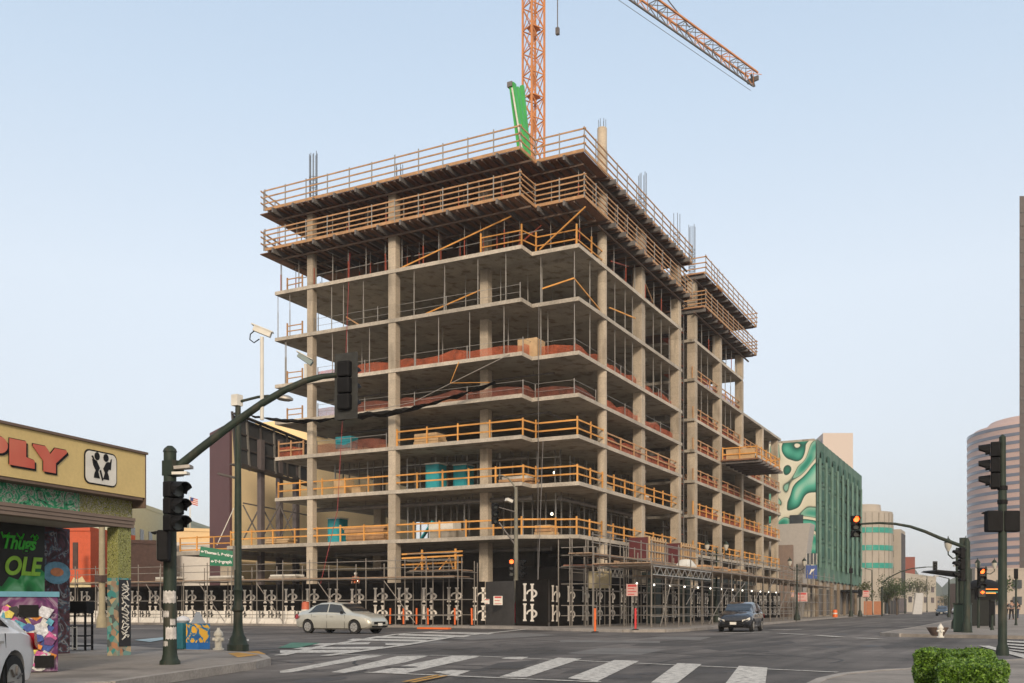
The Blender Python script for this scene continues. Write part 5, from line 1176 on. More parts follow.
sbox(MB(), 1.6, 11, .35, .6, 3.45, 3.877).build('frieze', graf, ST); sbox(MB(), .0, 1.596, .35, .6, 3.45, 3.877).build('frieze', grafy, ST)
wb = mat('ribbed_brown_band', (.20,.15,.12), .7, var=.15, scale=1)
for i in range(3): sbox(MB(), .0, 11, .30-.02*i, .62, 3.2+i*.085, 3.2+i*.085+.078).build('band', wb, ST)
sbox(MB(), .0, 11, .65, 6, 3.26, 3.44).build('ceiling', mat('soffit_paint',(.38,.34,.30),.8,var=.1), ST)
# column
colA = ramp_mat('column_yellow_pattern', [(.40,(.05,.05,.02)),(.46,(.36,.36,.08)),(.52,(.10,.13,.05)),(.56,(.45,.45,.2)),(.65,(.08,.09,.04))], 9, 3, 4)
colB = ramp_mat('column_teal_pattern', [(.2,(.05,.25,.25)),(.4,(.45,.2,.1)),(.6,(.12,.32,.3)),(.8,(.5,.35,.2)),(.95,(.08,.1,.1))], 9, 2, 1, tex='vor')
sbox(MB(), .03, .44, .36, .66, 1.95, 3.195).build('column_top', colA, ST); sbox(MB(), .03, .44, .36, .66, .14, 1.946).build('column_base', colB, ST)
cp_ = sbox(MB(), .30, .349, .36, .84, .2, 1.95) if False else None
sbox(MB(), .05, .42, .345, .358, .25, 1.9).build('black_panel', mat('gloss_black',(.015,.015,.018),.5,var=.2), ST)
random.seed(21); k = MB()
for i in range(6):
    z = .42+i*.24; pts = [S(.24+.12*math.sin(j*(1.1+.35*(i%3))+i*1.7), .332, z+.20*j/9+.06*math.cos(j*(1.9+.3*(i%2))+i)) for j in range(10)]
    k.path(pts, .012, 5)
k.build('scribbled_tag', white_pt, ST)
# walls
darkg = ramp_mat('dark_graffiti', [(.35,(.02,.015,.018)),(.48,(.09,.03,.04)),(.54,(.03,.08,.12)),(.6,(.3,.28,.28)),(.64,(.03,.02,.03))], 2.0, 4, 3)
uw = 1.9
# front wall set back from the canopy edge, the far end dark, the nearer part bright green on black
def wall_px(x, v):      # u on the wall plane v=const seen at column x
    for i in range(2000):
        u = -2+i*.01; p_ = S(u, v, 0); X = p_.x*SN-p_.y*CS; Y = p_.x*CS+p_.y*SN
        if CXP+FPX*X/Y <= x: return u
    return 10
V0 = 2.3; ua = wall_px(70, V0); ub = wall_px(43, V0)
sbox(MB(), ua, ub-.004, V0, V0+.25, .14, 3.255).build('dark_graffiti_wall', darkg, ST)
sbox(MB(), ub, ub+8, V0-.05, V0+.25, .14, 3.255).build('green_graffiti_wall', mat('wall_black',(.012,.014,.012),.6,var=.2), ST)
g1 = mat('spray_green', (.05,.55,.04), .6, var=.25, scale=4); g2 = mat('spray_lime', (.30,.60,.05), .6, var=.2, scale=4); g3 = ramp_mat('spray_fade', [(.3,(.01,.08,.03)),(.5,(.04,.35,.10)),(.65,(.25,.6,.35))],1.5,2,1)
O_ = S(ub+1.22, V0-.066, 2.64); text_mesh('Thugs', .40, g1, 'graffiti_word', ST, O_, -E1, Z, offset=.012, shear=.3, spacing=.95)
O_ = S(ub+1.15, V0-.066, 2.02); text_mesh('OLE', .55, g2, 'graffiti_word', ST, O_, -E1, Z, offset=.02, shear=.2)
k = MB(); pts = [(0,.2),(2.6,.2),(2.6,1.15),(2.3,1.35),(2.0,1.1),(1.7,1.2),(1.4,.85),(1.0,.95),(.7,.6),(.3,.7)]
k.flatpoly([(x_*.62,y_*.62) for x_,y_ in pts], S(ub+1.62, V0-.056, 1.3), -E1, Z, -.004); k.build('green_swirl', g3, ST)
k = MB()
for i in range(5): 
    pts = [S(ub+.3+.4*i+.1*math.cos(j), V0-.06, 2.95+.08*math.sin(j*2.1+i)) for j in range(6)]; k.path(pts, .02, 5)
k.build('green_scribble', g1, ST)
# roundel panels on the dark wall
k = MB(); cxr = (ua+ub)/2
k.flatpoly([( .42*math.cos(R(i*20)), .26*math.sin(R(i*20)) ) for i in range(18)], S(cxr, V0-.008, 2.1), -E1, Z, -.004); k.build('painted_roundel', mat('roundel_blue',(.12,.28,.38),.7,var=.4,scale=6), ST)
k = MB(); k.flatpoly([( .2*math.cos(R(i*20)), .1*math.sin(R(i*20)) ) for i in range(18)], S(cxr, V0-.016, 2.12), -E1, Z, -.004); k.build('painted_roundel', mat('roundel_orange',(.55,.2,.08),.7,var=.3,scale=6), ST)
# lettering: heavy block letters with dark drop edge
redl = ramp_mat('faded_red_letters', [(.3,(.50,.09,.06)),(.7,(.62,.20,.13))],1,2,0)
def letter(pts, u_left, z0, s_=1.0):
    for mt, dx, dz, v, nm in ((blackp,.05,-.035,-.012,'letter_shadow'),(blackp,-.012,.014,-.014,'letter_outline'),(redl,0,0,-.022,'sign_letter')):
        k = MB(); k.flatpoly(pts, S(u_left,v,z0)+(-E1)*dx+Z*dz, (-E1)*s_, Z*s_, .01 if nm != 'sign_letter' else .012)
        k.build(nm, mt, ST)
zb_ = 4.20; hL = .50
def up(x, ref=0):
    return wall_px(x, 0)
uL = up(8.5); uY = up(32); uP = up(7)+.62
wl = (up(8.5)-up(35)); wy = up(32)-up(66)
letter([(0,0),(wl*.95,0),(wl*.95,.16),(wl*.62,.20),(wl*.62,hL),(0,hL)], uL, zb_)
letter([(wy*.30,0),(wy*.66,0),(wy*.66,.20),(wy,.45),(wy*.98,hL),(wy*.64,hL),(wy*.5,.36),(wy*.36,hL),(0,hL),(0,.45),(wy*.30,.20)], uY, zb_-.02)
wp = .62
pp = [(0,0),(.22,0),(.22,.17),(.42,.18)] + [(.42+.2*math.sin(R(a_)),   .34-.16*math.cos(R(a_))) for a_ in range(20,180,20)] + [(.42,hL),(0,hL)]
letter(pp, uP, zb_)
# rounded panel with two facing figures (plain generic figures)
ue = up(84); we = up(84)-up(116.5); hE = .72
def rr(w_, h_, r_, n=5):
    o = []
    for cx_, cy_, a0 in ((w_-r_,r_,-90),(w_-r_,h_-r_,0),(r_,h_-r_,90),(r_,r_,180)):
        for i in range(n+1): a_ = R(a0+90*i/n); o.append((cx_+r_*math.cos(a_), cy_+r_*math.sin(a_)))
    return o
ze = 4.08
k = MB(); k.flatpoly(rr(we,hE,.14), S(ue,-.004,ze), -E1, Z, .01); k.build('emblem_border', blackp, ST)
k = MB(); k.flatpoly(rr(we-.06,hE-.06,.12), S(ue,-.016,ze+.03)+(-E1)*.03, -E1, Z, .01); k.build('emblem_panel', white_pt, ST)
fx = we/2
def P2(lst, nm='emblem_figure'):
    k = MB(); k.flatpoly(lst, S(ue,-.028,ze)+(-E1)*fx, -E1, Z, .008); k.build(nm, blackp, ST)
for s_ in (-1,1):
    P2([(s_*x,y) for x,y in ((.05,.14),(.22,.14),(.21,.22),(.17,.3),(.24,.4),(.27,.52),(.20,.52),(.14,.50),(.05,.36),(.10,.28))])
    P2([(s_*(.13+.075*math.cos(R(i*30))), .60+.085*math.sin(R(i*30))) for i in range(12)])
P2([(-.30,.58),(-.27,.56),(-.2,.42),(-.16,.44),(-.25,.6)]); P2([(.30,.60),(.27,.58),(.22,.36),(.27,.36)]); P2([(-.06,.30),(.02,.10),(.05,.12),(-.02,.33)])
# store roof body
sbox(MB(), .5, 11, .41, 6.5, 4.0, 5.0).build('roof_body', brown, ST)
# ---- things in front of the store
stick = ramp_mat('sticker_collage', [(.1,(.12,.03,.14)),(.28,(.6,.6,.58)),(.4,(.05,.10,.3)),(.52,(.55,.25,.05)),(.62,(.45,.08,.25)),(.74,(.02,.02,.02)),(.9,(.6,.58,.55))], 3.3, 2, 1, tex='vor')
purp = ramp_mat('purple_mural', [(.35,(.05,.02,.07)),(.5,(.13,.03,.12)),(.6,(.28,.22,.28)),(.7,(.05,.02,.08))],2.5,3,2)
U = SR*.907+FW*.421; a1 = A(58,16.2); q = Vector((a1[0],a1[1],0)); p = q-U*1.15; Vn = FW*.907-SR*.421
UB = thing('utility_cabinet','large utility cabinet covered in stickers with a pale blue top beside the white car','cabinet',tuple(p+Z*.14))
def ubx(k, f0, f1, d0, d1, z0, z1):
    Lq = (q-p).length; vs = []
    for z in (z0,z1):
        for f, d_ in ((f0,d0),(f1,d0),(f1,d1),(f0,d1)): vs.append(p+U*Lq*f+Vn*d_+Z*z)
    return k.add(vs, [(0,3,2,1),(4,5,6,7),(0,1,5,4),(1,2,6,5),(2,3,7,6),(3,0,4,7)])
ubx(MB(),0,1,0,.7,.15,1.40).build('cabinet_body', purp, UB, bevel=.015)
ubx(MB(),-.02,1.02,-.03,.63,1.383,1.47).build('cabinet_lid', mat('lid_blue',(.10,.28,.38),.6,var=.2), UB)
random.seed(5)
cols_ = [(.6,.6,.58),(.04,.08,.3),(.55,.2,.03),(.5,.1,.28),(.02,.02,.02),(.08,.3,.4),(.6,.5,.1),(.55,.56,.6),(.03,.03,.03),(.4,.05,.05)]
cols_ = [(.55,.55,.54),(.04,.08,.3),(.55,.2,.03),(.5,.1,.28),(.02,.02,.02),(.08,.3,.4),(.6,.5,.1),(.55,.56,.6),(.13,.04,.14),(.5,.5,.48)]
for i in range(75):
    f = random.uniform(.30,.90); z = random.uniform(.22,1.22); r1 = random.uniform(.05,.15); an0 = random.uniform(0,.6); n_ = random.choice((4,4,5,7))
    pts = [(r1*random.uniform(.75,1.2)*math.cos(an0+2*PI*q_/n_), r1*random.uniform(.6,1.1)*math.sin(an0+2*PI*q_/n_)) for q_ in range(n_)]
    pts = [(max(-1.15*f+.01,min(1.15*(1-f)-.01,x_)), max(.16-z,min(1.37-z,y_))) for x_, y_ in pts]
    k = MB(); k.flatpoly(pts, p+U*1.15*f+Z*z-Vn*(.004+.0008*i), U, Z, .0006); k.build('sticker', mat('sticker_%d' % (i%10), cols_[i%10], .6, var=.45, scale=18), UB)
for i, (f, z) in enumerate(((.50,1.05),(.70,.22))): ubx(MB(), f, f+.25, -.072, -.069, z, z+.2).build('sticker', blackp, UB); 
# wire news rack and small gate
a, b = A(80,24.6); c = Vector((a,b,0)); NR = thing('news_rack','tall black wire news rack under the store canopy','news rack',(a,b,.14))
for s_ in (-.22,.22):
    for d_ in (-.2,.2): MB().bar(c+SR*s_+FW*d_+Z*.14,c+SR*s_+FW*d_+Z*1.35,.04).build('upright', blackp, NR)
for z in (.25,.5,.75,1.0): MB().bar(c-SR*.24+Z*z,c+SR*.24+Z*z,.42,.03).build('shelf', blackp, NR)
MB().bar(c-SR*.26+Z*1.22,c+SR*.26+Z*1.22,.45,.3).build('head_box', blackp, NR)
a, b = A(66,24.2); c = Vector((a,b,0)); NR = thing('folding_gate','short white metal folding gate beside the black news rack','gate',(a,b,.14))
for i in range(6): MB().bar(c+SR*(-.26+.105*i)+Z*.16,c+SR*(-.26+.105*i)+Z*.75,.02).build('bar', white_pt, NR)
for z in (.2,.72): MB().bar(c-SR*.28+Z*z,c+SR*.28+Z*z,.022).build('rail', white_pt, NR)
# ---- surrounding buildings
def quad_box(fp, z0, z1): return MB().prism(fp, z0, z1)
win = mat('window_dark', (.05,.06,.07), .2, 0, var=.3, scale=.8, spec=.6)
def wall_windows(parent, p, q, z0, z1, nx, nz, fw, fh, mt=win, depth_=.05, name='window', side=1):
    p = Vector((p[0],p[1],0)); q = Vector((q[0],q[1],0)); U = (q-p); L_ = U.length; U.normalize(); Nn = U.cross(Z)*side
    for i in range(nx):
        for j in range(nz):
            cw = L_/nx; ch = (z1-z0)/nz; c = p+U*cw*(i+.5)+Z*(z0+ch*(j+.5))+Nn*.03
            MB().bar(c-U*cw*fw/2, c+U*cw*fw/2, depth_, ch*fh).build(name, mt, parent)
# pale green building far left
p = A(128,110); q = A(212,150); T = thing('pale_green_building','pale green low building with dark windows behind the left signal mast','building',(p[0],p[1],0))
pg_ = mat('pale_green_render',(.50,.52,.40),.85,var=.06)
V2 = Vector((q[0]-p[0],q[1]-p[1])).normalized(); Pn = Vector((-V2.y,V2.x))
fp = [p,q,(q[0]+Pn.x*25,q[1]+Pn.y*25),(p[0]+Pn.x*25,p[1]+Pn.y*25)]
h1_ = Zat(503,110); MB().prism(fp,0,h1_).build('wall', pg_, T); MB().prism([(x*.999+.0,y*.999) for x,y in fp],h1_+.01,h1_+.5).build('parapet', pg_, T)
wall_windows(T,p,q,Zat(548,110)-1,h1_-2.2,12,1,.42,.8)
# flag
a, b = A(190,120); T = thing('flagpole','white flagpole with a striped flag above the pale green building','flag',(a,b,Zat(520,120)))
MB().tube((a,b,Zat(530,120)),(a,b,Zat(496,120)),.06,6).build('pole', white_pt, T)
fr = mat('flag_red',(.45,.04,.05),.8,var=0); fwm = mat('flag_white',(.7,.68,.66),.8,var=0); fb = mat('flag_blue',(.03,.05,.2),.8,var=0)
for i in range(7):
    z = Zat(497.5+i*.95,120); MB().bar((a,b,z),Vector((a,b,z-.28))+SR*.95,.02,.118).build('flag_stripe', fr if i%2==0 else fwm, T)
z = Zat(498.9,120); MB().bar(Vector((a,b,z))-FW*.02,Vector((a,b,z-.1))+SR*.42-FW*.02,.03,.42).build('flag_canton', fb, T)
def simple(name, label, x0, x1, ytop, Y0_, Y1_, mt, deep=20, z0=0, cat='building'):
    p = A(x0,Y0_); q = A(x1,Y1_); T = thing(name,label,cat,(p[0],p[1],0)); d_ = Vector((q[0]-p[0],q[1]-p[1])).normalized(); n_ = Vector((-d_.y,d_.x)); 
    fp = [p,q,(q[0]+n_.x*deep,q[1]+n_.y*deep),(p[0]+n_.x*deep,p[1]+n_.y*deep)]; h_ = Zat(ytop,Y0_)
    MB().prism(fp,z0,h_).build('wall', mt, T); MB().prism([(fp[0][0]-n_.x*.1,fp[0][1]-n_.y*.1),(fp[1][0]-n_.x*.1,fp[1][1]-n_.y*.1),fp[2],fp[3]],h_+.01,h_+.35).build('coping', mt, T)
    return T, p, q, h_
cream_w = mat('cream_render',(.72,.55,.33),.85,var=.05); white_w = mat('white_render',(.6,.58,.55),.85,var=.05); dkbr = mat('dark_brown_wall',(.075,.045,.038),.9,var=.25)
simple('beige_annexe','low cream building between the signal mast and the maroon wall',176,228,531,104,106,cream_w,14)
T,p,q,h_ = simple('white_building','white windowless building behind the street name signs',172,250,546,92,92,white_w,10)
MB().bar(Vector((*A(210,91.9),Zat(566,92))), Vector((*A(214,91.9),Zat(566,92))), .1, .4).build('vent', blackp, T)
simple('brown_wall','dark brown boundary wall behind the left hoarding',88,176,543,88,90,dkbr,1,cat='wall')
T,p,q,h_ = simple('orange_building','bright orange building with a painted cloud mural left of the mosaic column',36,90.5,531,84,84,mat('orange_render',(.55,.10,.04),.8,var=.1),10)
pp_ = A(84,81); k = MB(); k.flatpoly([(0,0),(1.2,.1),(1.1,.7),(.7,.8),(.4,1.3),(0,1.0),(-.3,1.2),(-.6,.6),(-1.3,.5),(-1.3,0)], Vector((*A(79,81.6),Zat(592,82)))-FW*.3, SR, Z, .05); k.build('painted_cloud', mat('cloud_cream',(.6,.5,.3),.8,var=.15), T)
k = MB(); k.flatpoly([(-1.3,-.6),(1.2,-.6),(1.2,-.1),(.3,.2),(-.4,-.05),(-1.3,.2)], Vector((*A(79,81.6),Zat(598,82)))-FW*.36, SR, Z, .05); k.build('painted_swirl', mat('swirl_teal',(.15,.38,.38),.8,var=.15), T)
MB().bar(Vector((*A(74,81.6),Zat(556,82)))-FW*.2, Vector((*A(79,81.6),Zat(556,82)))-FW*.2, .1, 2.2).build('shutter', dkbr, T)
a, b = A(102,60); T = thing('utility_pole','tan utility pole with a small box seen under the canopy','pole',(a,b,0)); MB().lathe(a,b,[(.35,0),(.3,.6),(.2,.9),(.17,7)],10).build('shaft', mat('tan_pole',(.3,.26,.17),.8,var=.15), T); MB().box(a-.3,a+.3,b-.3,b+.3,2.8,3.2).build('junction_box', dkbr, T)
# maroon and yellow building with billboard
Cn = Vector((63.3,60)); Dn = Vector(A(212.5,89)); fp = [(63.3,60),(92,60),(Cn.x*1.45,Cn.y*1.5),(Dn.x*1.4,Dn.y*1.4),(Dn.x,Dn.y)]
T = thing('yellow_building','tall building with a maroon end wall and pale yellow flank left of the frame','building',(63.3,60,0)); hh = Zat(424,84)
yw = mat('pale_yellow_render',(.92,.72,.42),.85,var=.05,scale=.4); mw = mat('maroon_render',(.13,.065,.07),.85,var=.08,scale=.4)
MB().prism(fp,0,hh).build('wall', yw, T)
MB().add([(Cn.x-.03,Cn.y-.02,0),(Cn.x-.03,Cn.y-.02,hh+.05),(Dn.x-.06,Dn.y,hh+.05),(Dn.x-.06,Dn.y,0),(Cn.x-.33,Cn.y-.02,0),(Cn.x-.33,Cn.y-.02,hh+.05),(Dn.x-.36,Dn.y,hh+.05),(Dn.x-.36,Dn.y,0)],[(0,1,2,3),(7,6,5,4),(0,4,5,1),(1,5,6,2),(2,6,7,3),(3,7,4,0)]).build('maroon_end_wall', mw, T)
T2 = thing('yellow_rooftop_block','taller pale yellow block with dark openings behind the billboard','building',(78,61,0))
h2 = Zat(414,92); MB().box(74,90,60.3,70,hh+.01,h2).build('wall', yw, T2)
for i in range(5): MB().box(75+i*3,76.6+i*3,60.2,60.29,hh+.8,h2-1.2).build('opening', win, T2)
# billboard frame
BB = thing('billboard','dark steel billboard frame seen from behind on posts before the yellow wall','billboard',(64,57,0))
bp_ = mat('billboard_panel',(.045,.047,.05),.7,var=.3,scale=1); bst = mat('billboard_steel',(.085,.075,.07),.6,.3,var=.2)
x0b, x1b = 233, 312; Yb0, Yb1 = 76, 84
P_ = Vector(A(x0b,Yb0)); Q_ = Vector(A(x1b,Yb1))
def bz(x, y, Y): q_ = A(x,Y); return (q_[0],q_[1],Zat(y,Y))
quadp = [bz(233,416,76),bz(312,447,84),bz(312,482,84),bz(237,463,76)]
nrm = (FW*.15)
MB().add([Vector(v) for v in quadp]+[Vector(v)+nrm for v in quadp],[(0,1,2,3),(7,6,5,4),(0,4,5,1),(1,5,6,2),(2,6,7,3),(3,7,4,0)]).build('panel', bp_, BB)
for i in range(7):
    f = i/6; top = Vector(quadp[0]).lerp(Vector(quadp[1]),f); bot = Vector(quadp[3]).lerp(Vector(quadp[2]),f); MB().bar(top-FW*.25+Z*.3, bot-FW*.25-Z*.4, .14).build('frame_rib', steel if i in (1,3,5) else bst, BB)
for g in (0,.33,.66,1): MB().bar(Vector(quadp[0]).lerp(Vector(quadp[3]),g)-FW*.2, Vector(quadp[1]).lerp(Vector(quadp[2]),g)-FW*.2, .12).build('frame_rail', bst, BB)
MB().bar(Vector(bz(234,464,75)), Vector(bz(312,486,83)), .9,.1).build('catwalk', bst, BB)
MB().bar(Vector(bz(234,413,75.5)), Vector(bz(312,444,83.5)), .5,.08).build('catwalk', bst, BB)
for x, Y in ((261,78),(279.5,80.5),(296,82.5)):
    q_ = A(x,Y); MB().bar((q_[0],q_[1],0),(q_[0],q_[1],Zat(440,Y)),.42,.42).build('post', mat('post_brown_grey',(.12,.10,.10),.7,var=.15), BB)
for x0_, x1_ in ((243,261),(261,279.5),(279.5,296)):
    MB().bar(Vector(bz(x0_,505,79)),Vector(bz(x1_,540,79)),.1).build('brace', bst, BB); MB().bar(Vector(bz(x1_,505,79)),Vector(bz(x0_,540,79)),.1).build('brace', bst, BB)
MB().bar(Vector(bz(243,503,79)),Vector(bz(312,516,82)),.1).build('brace', bst, BB)
MB().bar(Vector(bz(219,474,76)),Vector(bz(236,478,76)),.8,.14).build('billboard_lamp', bst, BB)
MB().bar(Vector(bz(217,545,78)),Vector(bz(234,508,78)),.06).build('guy_wire', white_pt, BB)
for a_ in (): pass
# left podium column
k = MB().box(58.2,59.1,55.2,56.4,.15,5.2)
o = k.build('podium_column', conc_col, loc=(58.6,55.8,.15)); tag(o,'lone square concrete column under the low podium slab at far left','column')
# slab podium extension
o = thing('podium_slab','low concrete podium slab with yellow rails left of the main frame','slab',(57,56,5.3)); MB().prism([(56.5,53.6),(56.5,59.4),(90,59.4),(90,53.6)],5.35,5.66).build('slab', conc, o)
rail_run([(56.7,59.2),(56.7,53.8)],5.66,wood_y,parent=o,sp=1.6,h=1.1)
# ---- green wrapped building on the right street
a1_, a2_ = 122.6, 160.5; hg = 21.6
T = thing('scrim_covered_building','tall building with a green mural flank and a street front wrapped in green netting','building',(a1_,22,0))
scr = ramp_mat('green_scrim', [(.3,(.055,.12,.09)),(.5,(.085,.17,.13)),(.7,(.13,.22,.175))],.5,5,1,stretch=(1,1,.35)); scr_d = mat('scrim_fold',(.15,.26,.205),.85,var=.3,scale=.6)
MB().box(a1_+.1,a2_,22.3,48,0.1,hg).build('wall', conc, T)
# scrim with gentle folds
k = MB(); n = 96
for i in range(n+1):
    a = a1_-.05+(a2_-a1_+.1)*i/n; u_ = (i%12)/12; fold = (.45 if u_ > .22 else .0) + .04*math.sin(i*1.7)
    for j, z in enumerate((4.6,5.6,8.6,13,18.6,hg+.2)):
        ff = fold if 1 <= j <= 4 and 4 < i < n-3 else 0
        k.v.append((a,22.05-.03*math.sin(i*.9+j*2)+ff*.45,z+.12*math.sin(i*.8)*(j==0)))
for i in range(n):
    for j in range(5): q_ = i*6+j; k.f.append((q_,q_+6,q_+7,q_+1))
k.build('scrim', scr, T, smooth=True)
for i in range(9): a = a1_+1.2+i*4.35; MB().box(a,a+.9,21.82,21.95,6.2,hg-2.0).build('scrim_rib', scr_d, T)
dk_s = mat('scrim_dark_green',(.035,.11,.08),.85,var=.3,scale=.6)  # darker green for the floor lines and windows on the netting
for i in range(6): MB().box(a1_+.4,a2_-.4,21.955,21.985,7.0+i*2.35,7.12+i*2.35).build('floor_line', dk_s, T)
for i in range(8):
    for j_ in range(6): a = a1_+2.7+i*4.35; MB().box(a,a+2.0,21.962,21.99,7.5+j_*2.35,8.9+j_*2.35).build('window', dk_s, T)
mur = ramp_mat('green_mural', [(.28,(.01,.07,.05)),(.36,(.03,.30,.22)),(.42,(.25,.48,.38)),(.43,(.01,.06,.045)),(.45,(.62,.60,.47)),(.545,(.72,.70,.58)),(.55,(.01,.06,.045)),(.60,(.02,.22,.16)),(.68,(.10,.45,.34)),(.76,(.5,.68,.58))],.2,0,1.5)
MB().box(a1_-.12,a1_+.08,22.15,48,6,hg-.05).build('mural', mur, T)
MB().box(a1_+1,a2_-1,22.5,47,hg+.01,hg+.4).build('roof', conc, T)
for i in range(7): MB().box(a1_+.3+i*5.3,a1_+1.3+i*5.3,22.0,22.25,.15,4.5).build('pier', mat('shop_pier',(.22,.17,.12),.8,var=.2), T)
for i in range(6): MB().box(a1_+1.5+i*5.3,a1_+5.4+i*5.3,22.26,22.295,.3,3.6).build('shop_window', win, T)
MB().box(140,152,20.2,22,3.4,3.7).build('awning', blackp, T)
text_mesh('H U R L E Y', 1.1, scr_d, 'scrim_lettering', T, (147,21.6,6.1), (1,0,0), Z) if False else None
# pale wing in front of the mural
T = thing('pale_low_building','pale grey low building with slanted edge in front of the green mural','building',(119,24,0))
k = MB(); k.flatpoly([(-12,0),(1.9,0),(2.6,6.0),(3.3,11.2),(-12,11.2)], (119.5,25.5,.1), (0,-1,0), Z, -3); k.build('wall', mat('pale_grey_render',(.42,.40,.38),.8,var=.06), T)
MB().box(118.2,118.9,24.05,26.2,.1,8.7).build('brown_wing', mat('brown_wing_wall',(.24,.18,.15),.8,var=.1), T)
MB().box(122.3,122.46,23.6,25.2,11.4,12.6).build('window', win, T)
a, b = 120.5, 21.6; t = thing('blue_sign','blue and white sign board with glazing above it by the green netting','sign',(120,22,6)); 
pz = Vector((*A(811.5,113),Zat(572,113))); MB().bar(pz-SR*.64,pz+SR*.64,.1,1.55).build('board', mat('sign_blue',(.02,.06,.25),.5,var=.05), t); k = MB(); k.flatpoly([(-.3,-.3),(-.17,-.3),(.05,.1),(.15,.0),(.35,.4),(.1,.3),(-.05,.35)], pz-FW*.08, SR, Z, .03); k.build('emblem', white_pt, t)
pz2 = Vector((*A(811.5,114),Zat(559,114))); MB().bar(pz2-SR*.62,pz2+SR*.62,.1,1.3).build('glazing', win, t)
for i in range(4): MB().bar(pz2-SR*(.6-.4*i)-Z*.65-FW*.07,pz2-SR*(.6-.4*i)+Z*.65-FW*.07,.06).build('mullion', white_pt, t)
MB().bar(pz-Z*.77+FW*.1,Vector((pz.x,pz.y,.1))+FW*.1,.2).build('post', steel_d, t)
notice(802,592.5,601.5,88,.95,'pink and white notice below the twin lantern lamp by the green netting', lines=3, post=True)
notice(792.5,590.5,597,87,.35,'small yellow sign left of the twin lantern lamp', m2=yel, lines=2, post=True)
notice(866,590.5,597,118,.8,'pale notice on a post below the green netting, farthest down the pavement', lines=3, post=True)
# white grey tower behind
p = A(812,230); q = A(853,230); T = thing('white_tower_block','pale tower block peeping over the green wrapped building','building',(p[0],p[1],0)); n_ = FW
zz = Zat(433,230)
P1 = Vector((*A(823,230),0)); P2_ = Vector((*A(853,230),0)); P3 = Vector((*A(800,262),0)); P4 = P3+(P2_-P1)
MB().prism([(v.x,v.y) for v in (P1,P2_,P4,P3)],0,zz).build('wall', mat('pinkish_white',(.58,.50,.45),.8,var=.04), T)
d_ = (P3-P1).normalized(); nn = Vector((-d_.y,d_.x,0)); nn = nn if nn.dot(FW) < 0 else -nn
for i in range(9): z = zz-2.2-i*3.3; MB().bar(P1+d_*1+Z*z+nn*.1,P3-d_*1+Z*z+nn*.1,.2,1.6).build('window_band', mat('grey_blue_glazing',(.16,.2,.24),.4,var=.1), T)
# round beige building
T = thing('round_fronted_building','beige building with a rounded front and teal glass bands down the right street','building',(172,24,0))
bg_ = mat('beige_stone',(.40,.36,.31),.85,var=.07,scale=.4)
ca0 = onB(875,25); hc_ = Zat(513,depth(ca0,25)); 
MB().lathe(ca0,27,[(5.2,0),(5.2,hc_)],28).build('drum', bg_, T); MB().box(ca0+1,ca0+22,24,42,0,hc_-.8).build('wall', bg_, T); MB().box(ca0+22.2,ca0+31,22.6,40,0,hc_-1.6).build('wall', bg_, T)
MB().lathe(ca0,27,[(3.2,hc_),(3.0,hc_+1.5)],20).build('roof_lantern', bg_, T)
for i in range(14):
    an = PI*.75+i*PI/13; MB().bar((ca0+5.22*math.cos(an),27+5.22*math.sin(an),.2),(ca0+5.22*math.cos(an),27+5.22*math.sin(an),hc_-.3),.12).build('fin', conc, T)
for i in range(5):
    for j in range(2): MB().box(ca0+5+i*3.2,ca0+7+i*3.2,23.86,23.98,hc_*.2+j*hc_*.52,hc_*.2+j*hc_*.52+1.5).build('window', win, T)
    MB().box(ca0+23.2+i*1.5,ca0+23.9+i*1.5,22.45,22.59,4,hc_-2.4).build('window', win, T)
tg = mat('teal_glass',(.03,.30,.24),.3,var=.2)
for y_ in (531,548.5,566): z = Zat(y_,depth(ca0,22)); MB().lathe(ca0,27,[(5.27,z-.5),(5.27,z+.5)],28).build('glass_band', tg, T); MB().box(ca0+4,ca0+21,23.85,23.99,z-.7,z+.7).build('glass_band', win, T)
MB().box(ca0-4,ca0+29,22.1,22.5,.2,3.2).build('shop_front', win, T)
# brick and cream beyond
T,p,q,h_ = simple('brick_building','red brick building rising above the street trees','building' and 893,915,558,330,330,mat('red_brick',(.26,.075,.05),.85,var=.1),20)
T,p,q,h_ = simple('cream_low_building','cream low building with a stepped roof behind the far trees',888,936,572,250,300,mat('cream_stucco',(.55,.50,.42),.85,var=.05),20)
wall_windows(T,A(888,249.6),A(936,299.6),2,Zat(580,250),6,2,.4,.5,side=1)
# far low blocks
for x0, x1, yt, Y_, l, c_ in ((926,944,597,420,'tan low block at the vanishing end of the street',(.3,.25,.2)),(940,962,600,460,'grey low block beside the vanishing end of the street',(.25,.24,.24)),(958,985,585,200,'brownish low building behind the right signals',(.28,.22,.2)),(975,1060,570,170,'stone base building below the striped tower',(.4,.35,.3))):
    T,p,q,h_ = simple('low_building',l,x0,x1,yt,Y_,Y_,mat('w_%d' % x0,c_,.85,var=.1),4); wall_windows(T,A(x0,Y_-.3),A(x1,Y_-.3),1,h_-1,5,2,.5,.5)
